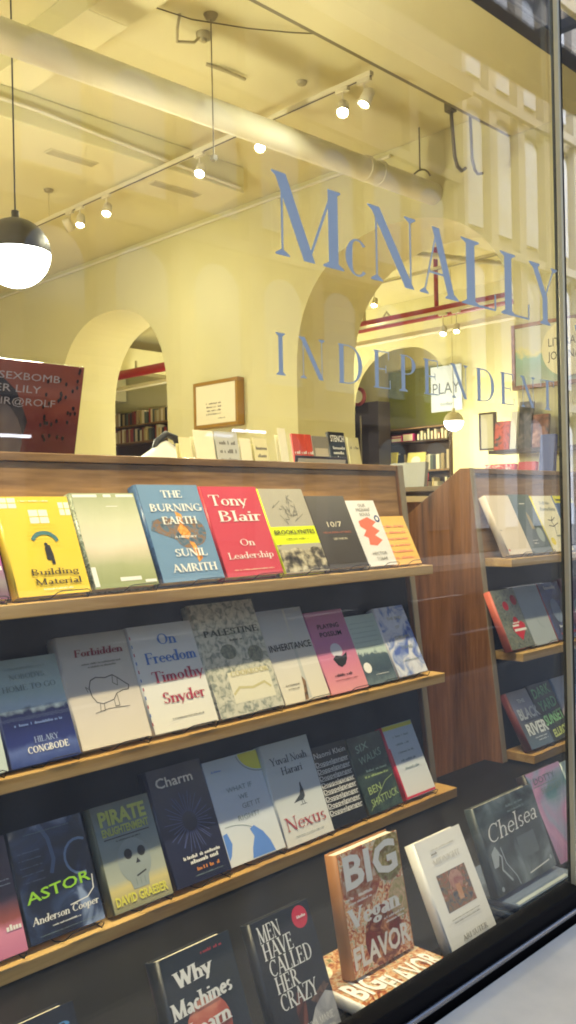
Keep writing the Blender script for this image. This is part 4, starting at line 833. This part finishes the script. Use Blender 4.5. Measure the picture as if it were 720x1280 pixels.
for k in range(4):
    y = 9.0+.10*k; m = MB(); m.box(0, .02, 0, .085, 0, .30, pm((222, 206, 90), .5)); m.box(-.002, -.0003, .01, .075, .05, .12, wht); o = m.build('book', None, (11.64, y, .63)); o.rotation_euler = (0, R(12), 0); tag(o, 'tall yellow book in the row of four facing out', 'book', 'yellow books facing out')
m = MB(); m.box(0, .02, 0, .34, 0, .26, pm((224, 216, 130), .5)); m.add([(-.002, .17+.09*math.cos(a), .13+.07*math.sin(a)) for a in [2*math.pi*i/16 for i in range(16)]], [tuple(range(16))], wht); o = m.build('book', None, (11.64, 8.45, .64)); o.rotation_euler = (0, R(12), 0); tag(o, 'wide pale yellow book with a white oval facing out', 'book')
m = MB(); m.box(0, .02, 0, .30, 0, .36, pm((196, 40, 44), .5)); m.add([(-.002, .15+.08*math.cos(a), .19+.1*math.sin(a)) for a in [2*math.pi*i/16 for i in range(16)]], [tuple(range(16))], cream); o = m.build('book', None, (11.62, 8.40, .21)); o.rotation_euler = (0, R(10), 0); tag(o, 'red book with a cream oval facing out on the lowest visible shelf', 'book')
m = MB(); m.box(12.04, 12.095, 8.0, 9.42, 1.34, 2.28, pm((112, 114, 46), .8, .08, 3, spec=.2)); m.box(12.03, 12.098, 7.97, 9.45, 1.315, 1.34, DW); tag(m.build('green_board'), 'big olive green board hanging above the far bookcase', 'board')
# dark cabinet and the round badge
r = empty('cabinet', (11.3, 9.3, -1.098), 'tall dark red brown cabinet at the left side of the far arch', 'cabinet')
m = MB(); m.box(-.15, .15, -.36, .35, 0, 2.80, pm((34, 22, 20), .4, .2, 6)); m.build('body', r); m = MB(); m.box(-.17, -.152, -.02, .0, .2, 2.6, pm((150, 140, 120), .4)); m.build('handle', r)
m = MB(); m.lathe([(0, 0), (.15, 0), (.15, .03), (0, .03)], (0, 0, 0), pm((120, 34, 36), .5), 28, Matrix.Rotation(R(-90), 3, 'Y')); m.lathe([(0, .031), (.07, .031), (.1, .034)], (0, 0, 0), wht, 24, Matrix.Rotation(R(-90), 3, 'Y')); tag(m.build('round_badge', None, (11.12, 9.30, 1.80)), 'round red and white badge hung on the dark cabinet', 'badge')
m = MB(); m.box(0, .01, -.26, .24, 0, .62, pm((196, 206, 224), .5, .03)); text(m, 'PLAY', 0, 0, 0, .1, ink) if False else None
r = empty('hanging_poster', (10.40, 7.16, 1.33), 'pale blue paper poster with grey capitals hanging at the edge of the far arch', 'poster', (0, 0, 0)); m.build('sheet', r)
m = MB(); text(m, 'PLAY', 0, .24, .16, .44, pm((90, 96, 110), .5), 'n', 0.0); text(m, 'today', 0, .08, .05, .2, pm((90, 96, 110), .5), 'n', 0.0); o = m.build('lettering', r); o.rotation_euler = (0, 0, R(-90)); o.location = (-.002, -.01, 0)

# ---- pictures and ledge on the arched wall
def framed(name, label, y0, y1, z0, z1, fw, fmat, pic, cat='picture', x=5.996, th=.04):
    r = empty(name, (x, (y0+y1)/2, z0), label, cat)
    def B(m, n, **k): o = m.build(n, r, **k); o.location = -Vector(r.location)
    m = MB(); m.box(x-th, x-.001, y0, y1, z0, z0+fw, fmat); m.box(x-th, x-.001, y0, y1, z1-fw, z1, fmat); m.box(x-th, x-.001, y0, y0+fw, z0+fw+.0005, z1-fw-.0005, fmat); m.box(x-th, x-.001, y1-fw, y1, z0+fw+.0005, z1-fw-.0005, fmat); B(m, 'frame', bevel=.002)
    m = MB(); m.box(x-th+.008, x-th+.014, y0+fw+.0005, y1-fw-.0005, z0+fw+.0005, z1-fw-.0005, pic); B(m, 'print')
    return r
GF = pm((170, 130, 50), .35, .1, 30, metal=.3)
r = framed('framed_print', 'small framed drawing in a gold frame on the pillar between the arches', 6.45, 7.11, .85, 1.31, .035, GF, pm((234, 226, 196), .5, .02), th=.09)
m = MB()
for q in range(4): scribble(m, .3, .23-.035*q, .22, .016, pen, 0, q)
scribble(m, .42, .08, .1, .012, pen, 0, 9)
o = m.build('inked_lines', r); o.rotation_euler = (0, 0, R(-90)); o.location = (-.0845, .33, 0)
pt2 = art([(0, (170, 176, 150)), (.25, (150, 176, 150)), (.48, (150, 186, 166)), (.56, (226, 220, 150)), (.66, (214, 212, 184)), (1, (206, 208, 186))], .47, .7, 6, name='painted_landscape')
r = framed('framed_painting', 'large pale landscape painting in a wooden frame on the right of the arched wall', 2.55, 3.515, .86, 1.335, .028, wood('frame_wood', (130, 84, 50), (160, 110, 70), 'Y', .4), pm((206, 206, 176), .5, .08, 5))
m = MB(); m.box(5.9605, 5.9635, 2.582, 3.484, .891, 1.305, pt2); o = m.build('canvas', r); o.location = (-5.996, -(2.55+3.515)/2, -.86+.0); 
o.data.transform(Matrix.Translation((0, 0, -.87))); o.location = (-5.996, -(2.55+3.515)/2, .01)
r = empty('round_sign', (5.93, 3.05, 1.11), 'round cream sign with black capitals over the landscape painting', 'sign')
m = MB(); m.lathe([(0, .012), (.196, .012), (.2, .008), (.2, 0), (0, 0)], (0, 0, 0), pm((240, 232, 190), .5, .02), 48, Matrix.Rotation(R(-90), 3, 'Y'), smooth=False); m.build('disc', r)
m = MB(); text(m, 'LITERARY', 0, .02, .062, .29, pm((60, 54, 30), .5), 'n', 0); text(m, 'JOURNALS', 0, -.075, .062, .30, pm((60, 54, 30), .5), 'n', 0); o = m.build('lettering', r); o.rotation_euler = (0, 0, R(-90)); o.location = (-.0140, 0, 0)
framed('framed_print', 'little dark framed picture leaning at the left end of the wall ledge', 3.63, 3.765, .43, .71, .012, pm((90, 70, 40), .5), art([(0, (60, 50, 60)), (.4, (110, 100, 90)), (.5, (226, 220, 170)), (1, (230, 226, 190))], .28, .1, 20), x=5.93)
def wallbook(label, y0, y1, z0, z1, mat, x=5.86, lean=8, th=.025):
    r = empty('book', (x, y0, z0), label, 'book', (0, R(lean), 0)); m = MB(); m.box(0, .002, 0, y1-y0, 0, z1-z0, mat); m.box(.0022, .004+th, 0, .003, 0, z1-z0, mat); m.box(th+.0042, th+.006, 0, y1-y0, 0, z1-z0, mat); m.build('cover', r); m = MB(); m.box(.0025, th+.004, .0035, y1-y0-.003, .003, z1-z0-.003, PAGE); m.build('pages', r)
LZ = .418
m = MB(); m.box(5.80, 5.997, 2.4, 3.63, LZ-.025, LZ, pm((60, 44, 34), .5, .1)); tag(m.build('wall_ledge'), 'dark wooden picture ledge under the landscape painting', 'ledge')
wallbook('book with a red orange figure on its cover on the wall ledge', 3.50, 3.62, LZ+.001, .635, mottle([(150, 60, 40), (220, 90, 60), (60, 70, 60)], 14, 2, 1))
wallbook('tall narrow white book on the wall ledge', 3.44, 3.49, LZ+.001, .70, wht)
wallbook('tall black photograph book on the wall ledge', 3.32, 3.425, LZ+.001, .765, mottle([(20, 20, 24), (50, 46, 44), (110, 100, 90)], 14, 4, 1))
wallbook('brown photograph book leaning beside the tall black one', 3.19, 3.31, LZ+.001, .66, mottle([(50, 30, 26), (130, 80, 60), (190, 140, 120)], 12, 4, 1))
# things on a lower ledge behind the right unit
m = MB(); m.box(4.1, 4.6, 2.2, 3.6, .10, .125, pm((120, 100, 70), .5)); m.box(4.3, 4.4, 2.4, 3.5, -1.098, .10, DW); tag(m.build('side_table'), 'narrow table top just behind the right display unit', 'table')
wallbook('upright blue book near the window post behind the right unit', 2.26, 2.34, .127, .37, pm((40, 60, 130), .4), x=4.2)
wallbook('red and white book lying low behind the right unit', 2.48, 2.66, .127, .23, mottle([(190, 30, 50), (200, 40, 60), (226, 220, 220)], 20), x=4.2)
wallbook('second red book behind the right unit', 2.36, 2.46, .127, .235, pm((180, 50, 60), .5), x=4.2)
wallbook('grey card holder standing behind the apex of the right unit', 3.05, 3.3, .127, .27, pm((160, 160, 150), .5), x=4.2)
wallbook('pale card leaning behind the sloping side panel', 3.36, 3.55, .127, .25, mottle([(200, 190, 130), (150, 200, 190), (226, 190, 110)], 12), x=4.2)

# ---- sales counter behind the left unit and what stands on it
CW = pm((214, 204, 160), .5, .05)
m = MB(); m.box(.2, 3.9, 2.56, 3.4, .035, .062, CW); m.box(.25, 3.85, 2.62, 3.34, -1.098, .034, WALV); tag(m.build('sales_counter'), 'long sales counter with a pale top behind the left display', 'counter')
CT = .063
def card(label, x, y, w_, h_, mat, lean=10, marks=0, name='greeting_card', cat='card', th=.004):
    r = empty(name, (x, y, CT+.001), label, cat, (R(-lean), 0, 0)); m = MB(); m.box(0, w_, 0, th, 0, h_, mat); m.box(0.001, w_-.001, th+.02, th+.022, 0, h_*.92, mat); m.build('folded_sheet', r)
    if marks:
        m = MB()
        for q in range(marks): scribble(m, w_/2, h_*(.8-.13*q), w_*.7, h_*.06, pen, -.001, q+int(x*100))
        m.build('print_marks', r)
pale = pm((226, 218, 170), .6, .04); pale2 = pm((236, 230, 200), .6, .03); grey = pm((190, 192, 186), .5, .04)
card('pale yellow card furthest left of the cards on the counter', 2.20, 2.70, .055, .235, pale)
card('cream card second from the left on the counter', 2.275, 2.70, .10, .268, pale2, marks=0)
card('grey card holder in the middle of the counter cards', 2.385, 2.70, .12, .268, grey, marks=4)
card('narrow cream card right of the grey holder', 2.515, 2.70, .06, .245, pale2)
card('pale yellow card with small print on the counter', 2.59, 2.70, .08, .25, pale, marks=3)
card('tall narrow cream card at the right end of the counter cards', 2.745, 2.70, .045, .30, pale2)
r = empty('laptop', (2.685, 2.62, CT), 'open laptop with a dark screen edge on the counter', 'laptop', (0, 0, 0))
m = MB(); m.box(0, .32, 0, .23, .001, .014, pm((60, 60, 66), .4)); m.build('keyboard', r)
m = MB(); m.prism([(-.012, .012), (-.035, .168), (-.029, .169), (-.006, .013)], 0, .32, 'yz', pm((36, 36, 60), .35)); m.build('screen_lid', r)
m = MB(); m.prism([(-.0137, .022), (-.0343, .157), (-.0353, .157), (-.0147, .022)], .012, .308, 'yz', pm((170, 170, 160), .3)); m.build('label_plate', r)
def cbook(label, x, w_, h_, mat, items=(), t=.02, y=2.9, spine=None):
    r = empty('book', (x, y, CT+.006), label, 'book', (R(-10), 0, 0)); book_meshes(r, w_, h_, t, mat, spine, items, None, True)
rw = pm((200, 70, 50), .5)
for k in range(3): cbook(('leftmost','middle','rightmost')[k]+' of three thin red and white books on the counter', 3.035+.045*k, .042, .300-.0*k, rw, [('u', .5, .2+.12*q, .7, .05, wht) for q in range(5)], .012)
cbook('grey book with a red patch behind the laptop', 3.172, .115, .295, pm((130, 126, 116), .5, .1), [('r', .1, .6, .9, .8, pm((190, 180, 160), .5)), ('e', .5, .35, .25, .25, dr)])
cbook('black paperback with white capitals standing on the counter', 3.296, .115, .322, kb, [T('STENCH', .5, .85, .10, .86, wht, 'n', bold=.02)]+[('u', .5, .73-.075*q, .7, .045, wht) for q in range(9)])
cbook('pale grey card right of the black paperback', 3.43, .085, .30, pm((206, 200, 150), .5), [('u', .5, .8, .7, .05, pen)], .006)
# white tote bag
m = MB(); TB = pm((236, 234, 226), .8, .05, 20, bump=.2)
rn = random.Random(5); N = 18; prof = [(.0, .0), (.16, 0), (.175, .06), (.16, .13), (.12, .19), (.06, .225), (0, .235)]; vs = []
for rr_, zz in prof:
    for k in range(N):
        a = 2*math.pi*k/N; f = 1+.16*math.sin(3*a+zz*30)+rn.uniform(-.06, .06); vs.append((rr_*f*math.cos(a)*.95, rr_*f*math.sin(a)*.6, zz*(1+.1*math.sin(2*a)) if zz else 0))
r = empty('tote_bag', (2.46, 3.15, CT+.001), 'crumpled white cloth bag with a black strap on the counter by the narrow arch', 'bag'); m.add(vs, [(i*N+k, i*N+(k+1) % N, (i+1)*N+(k+1) % N, (i+1)*N+k) for i in range(len(prof)-1) for k in range(N)], TB, True); m.build('cloth_body', r)
m = MB(); m.tube([(-.07, 0, .20), (-.05, 0, .25), (.0, 0, .285), (.05, 0, .27), (.085, 0, .22), (.11, 0, .16)], .016, ink, 8); m.build('strap', r)
# red poster standing behind the unit
pr = art([(0, (52, 9, 13)), (.5, (72, 14, 18)), (.85, (88, 24, 22)), (1, (124, 66, 50))], .235, .25, 12, rough=.15, name='poster_print')
r = empty('poster_board', (.80, 2.262, CT+.001), 'glossy red and black poster board standing behind the display at the left edge', 'poster', (R(14), 0, 0))
m = MB(); m.box(0, .618, 0, .006, 0, .36, pr); m.build('board', r)
m = MB(); hair = pm((8, 9, 16), .25, .2); m.add([(x, -.0008, z) for x, z in [(.10, .16), (.14, .27), (.24, .345), (.34, .34), (.42, .28), (.46, .2), (.44, .12), (.10, .10)]], [tuple(range(8))], hair)
m.add([(.30+.15*math.cos(a), -.0014, .14+.135*math.sin(a)) for a in [2*math.pi*i/24 for i in range(24)]], [tuple(range(24))], mottle([(30, 26, 32), (70, 66, 70), (92, 86, 86)], 9, 1, .2, rough=.2))
rn = random.Random(11)
for q in range(34):
    x = .50+rn.random()*.105; z = .15+rn.random()*.20; m.add([(x+.004*math.cos(a), -.0012-.00001*q, z+.006*math.sin(a)) for a in [2*math.pi*i/8 for i in range(8)]], [tuple(range(8))], hair)
m.build('illustration', r)
m = MB(); pwt = pm((150, 150, 160), .4)
text(m, 'SEXBOMB', .455, .310, .020, .18, pwt, 'n', -.0022); text(m, 'TIGER LILY', .39, .277, .020, .20, pwt, 'n', -.0022); text(m, 'HAIR@ROLF', .43, .243, .020, .215, pwt, 'n', -.0022); m.build('lettering', r)
m = MB(); m.box(.1, 1.6, 2.20, 2.52, .036, .0615, WALN); m.box(.15, 1.55, 2.51, 2.545, -1.098, .0355, DKP); m.box(.15, 1.55, 2.508, 2.518, -.2, .034, DKP); tag(m.build('poster_shelf'), 'narrow walnut shelf behind the display carrying the red poster', 'shelf')

m = MB(); m.box(1.62, 3.55, 1.115, 1.175, 1.19, 1.268, pm((44, 52, 76), .4, .2, 8)); m.box(1.62, 3.55, 1.1135, 1.1148, 1.194, 1.202, pm((90, 96, 112), .4)); m.box(1.60, 1.6195, 1.11, 1.18, 1.185, 1.273, CHR); m.tube([(1.7, 1.145, 1.268), (1.7, 1.145, 2.74)], .006, CHR, 6); m.tube([(3.4, 1.145, 1.268), (3.4, 1.145, 2.74)], .006, CHR, 6)
tag(m.build('blind_box'), 'navy blue box rail hanging across the top right of the window', 'rail')
# ------------------------------------------------------------------ the street, seen only as reflections
ASP = pm((66, 67, 70), .85, .2, 6, bump=.2, name='asphalt'); PAV = pm((150, 148, 144), .8, .12, 2, bump=.1, name='pavement')
m = MB(); m.box(-60, 90, -60, .9, -1.8, -1.66, ASP); tag(m.build('road'), kind='structure')
m = MB(); m.box(-60, 90, -2.6, .895, -1.655, -1.5, PAV); tag(m.build('pavement'), kind='structure')
m = MB(); m.box(-60, 90, -14.95, -12.0, -1.655, -1.5, PAV); tag(m.build('far_pavement'), kind='structure')
m = MB(); m.box(-60, 90, -2.74, -2.605, -1.655, -1.505, pm((170, 168, 160), .8)); tag(m.build('kerb'), kind='structure')
m = MB(); RP = pm((226, 224, 216), .7)
for k in range(14): m.box(-6+3.2*k, -4.4+3.2*k, -8.0, -7.86, -1.656, -1.654, RP)
for k in range(14): m.box(-6+3.2*k, -4.9+3.2*k, -4.9, -4.78, -1.656, -1.654, RP)
tag(m.build('road_markings'), kind='structure')
STN = pm((104, 96, 88), .8, .15, 1.5, name='cast_iron_facade'); STD = pm((62, 56, 54), .8, .15, 1.5)
WG = pm((150, 160, 176), .12, .05, 2, metal=.9, name='street_window_glass')
def facade(x0, x1, H, wall, trim, label, bay=2.3, y=-15.0, st=4.1, wg=None):
    r = empty('street_building', ((x0+x1)/2, y-3, -1.5), label, 'building'); L = -Vector(r.location)
    def B(m, n): o = m.build(n, r); o.location = L
    m = MB(); m.box(x0+.01, x1-.01, y-6, y-.30, -1.5, H, wall); B(m, 'wall')
    m = MB(); m.box(x0, x1, y-.29, y+.7, H-.6, H, trim); B(m, 'cornice')
    n = int((x1-x0)/bay); bw = (x1-x0)/n; levels = int((H-1)/st)
    mc = MB()
    for i in range(n+1): 
        xx = x0+i*bw; mc.box(max(x0, xx-.24), min(x1, xx+.24), y-.29, y+.02, -1.5, H-.61, trim)
    B(mc, 'columns')
    for f in range(levels):
        z0 = -1.2+f*st; m = MB(); m.box(x0, x1, y+.021, y+.20, z0+st-.42, z0+st-.12, trim); B(m, 'floor_band')
        for i in range(n):
            xa = x0+i*bw+.42; xb = x0+(i+1)*bw-.42; cx = (xa+xb)/2; rr = (xb-xa)/2; zt = z0+st-.75-rr
            pts = [(xa, z0+.5), (xb, z0+.5)]+[(cx+rr*math.cos(R(a)), zt+rr*math.sin(R(a))) for a in range(0, 181, 15)]
            m = MB(); m.prism(pts, y-.28, y-.20, 'xz', wg or WG); B(m, 'window') if n*levels <= 90 or (i*7+f) % 2 == 0 else B(m, 'window')
facade(-14, 2, 13, pm((84, 50, 42), .85, .15, 2), pm((100, 84, 72), .8), 'red brick street building reflected in the window', 3.1)
facade(2.4, 25.6, 14, STD, STN, 'brown cast iron street building with arched windows reflected in the window')
facade(26, 64, 22, pm((128, 124, 120), .8, .2, 1), pm((150, 146, 140), .8, .1, 2), 'whitish street building further along reflected in the window', 1.9, st=5.2, wg=pm((182, 188, 200), .5, .4, .9))
# navy awning beam over the pavement
m = MB(); m.box(2.6, 16, -1.05, -.95, 2.75, 3.10, pm((40, 52, 84), .6, .2, 4)); 
for q in range(6): m.box(2.8+2.6*q, 2.86+2.6*q, -.94, .88, 3.04, 3.10, pm((60, 64, 76), .7))
tag(m.build('street_awning'), 'flat navy edged awning over the pavement, reflected at the top right', 'awning')
r = empty('street_tube_light', (3.0, -14.6, 2.0), 'lit tube lights under the shopfront across the street', 'tube lights')
m = MB()
for x, z in ((4.2, 1.5), (5.8, 1.55), (8.4, 1.6), (15.0, 2.0)): m.box(x-3, x-1.9, 0, .06, z-2.0, z-1.94, emit((240, 240, 255), 9))
m.build('tubes', r)

# ------------------------------------------------------------------ light
wd = bpy.data.worlds.new('World'); scene.world = wd; wd.use_nodes = True
nt = wd.node_tree; bg = nt.nodes['Background']; sky = nt.nodes.new('ShaderNodeTexSky'); sky.sky_type = 'NISHITA'; sky.sun_disc = False
sky.sun_elevation = R(48); sky.sun_rotation = R(200); sky.air_density = 1.2; sky.dust_density = 2.5
nt.links.new(sky.outputs[0], bg.inputs[0]); bg.inputs[1].default_value = .15
sl = bpy.data.lights.new('Sun', 'SUN'); sl.energy = 3.0; sl.angle = R(3); sl.color = (1, .95, .88)
so = bpy.data.objects.new('Sun', sl); col.objects.link(so)
# the sun stands behind the shop, so the shopfront is in shade and the far side of the street is lit
az = R(200); el = R(48); d = Vector((math.sin(az)*math.cos(el), math.cos(az)*math.cos(el), math.sin(el)))
d = Vector((-.35*math.cos(el), .93*math.cos(el), math.sin(el))).normalized(); sky.sun_rotation = math.atan2(d.x, d.y)
so.rotation_euler = d.to_track_quat('Z', 'Y').to_euler(); so.location = (0, -5, 20)

# ------------------------------------------------------------------ camera
cd = bpy.data.cameras.new('Camera'); cam = bpy.data.objects.new('Camera', cd); col.objects.link(cam); scene.camera = cam
cd.sensor_fit = 'VERTICAL'; cd.sensor_height = 36; cd.lens = 1140/1280*36; cd.clip_start = .05; cd.clip_end = 300
cam.rotation_mode = 'QUATERNION'
th = R(45.5); roll = R(1.2)
fwd = Vector((math.sin(th), math.cos(th), 0)); right0 = Vector((math.cos(th), -math.sin(th), 0)); up0 = Vector((0, 0, 1))
right = right0*math.cos(roll)+up0*(-math.sin(roll)); up = right0*math.sin(roll)+up0*math.cos(roll)
M = Matrix((right, up, -fwd)).transposed(); cam.rotation_quaternion = M.to_quaternion(); cam.location = (0, 0, 0)
vs_ = scene.view_settings; vs_.view_transform = 'Standard'; vs_.look = 'None'; vs_.exposure = 1.66; vs_.gamma = 1
scene.render.engine = 'CYCLES'; scene.cycles.use_denoising = True; scene.cycles.max_bounces = 10; scene.cycles.diffuse_bounces = 4
scene.cycles.transparent_max_bounces = 12; scene.cycles.sample_clamp_indirect = 6; scene.cycles.filter_width = 1.9
scene.cycles.caustics_reflective = False
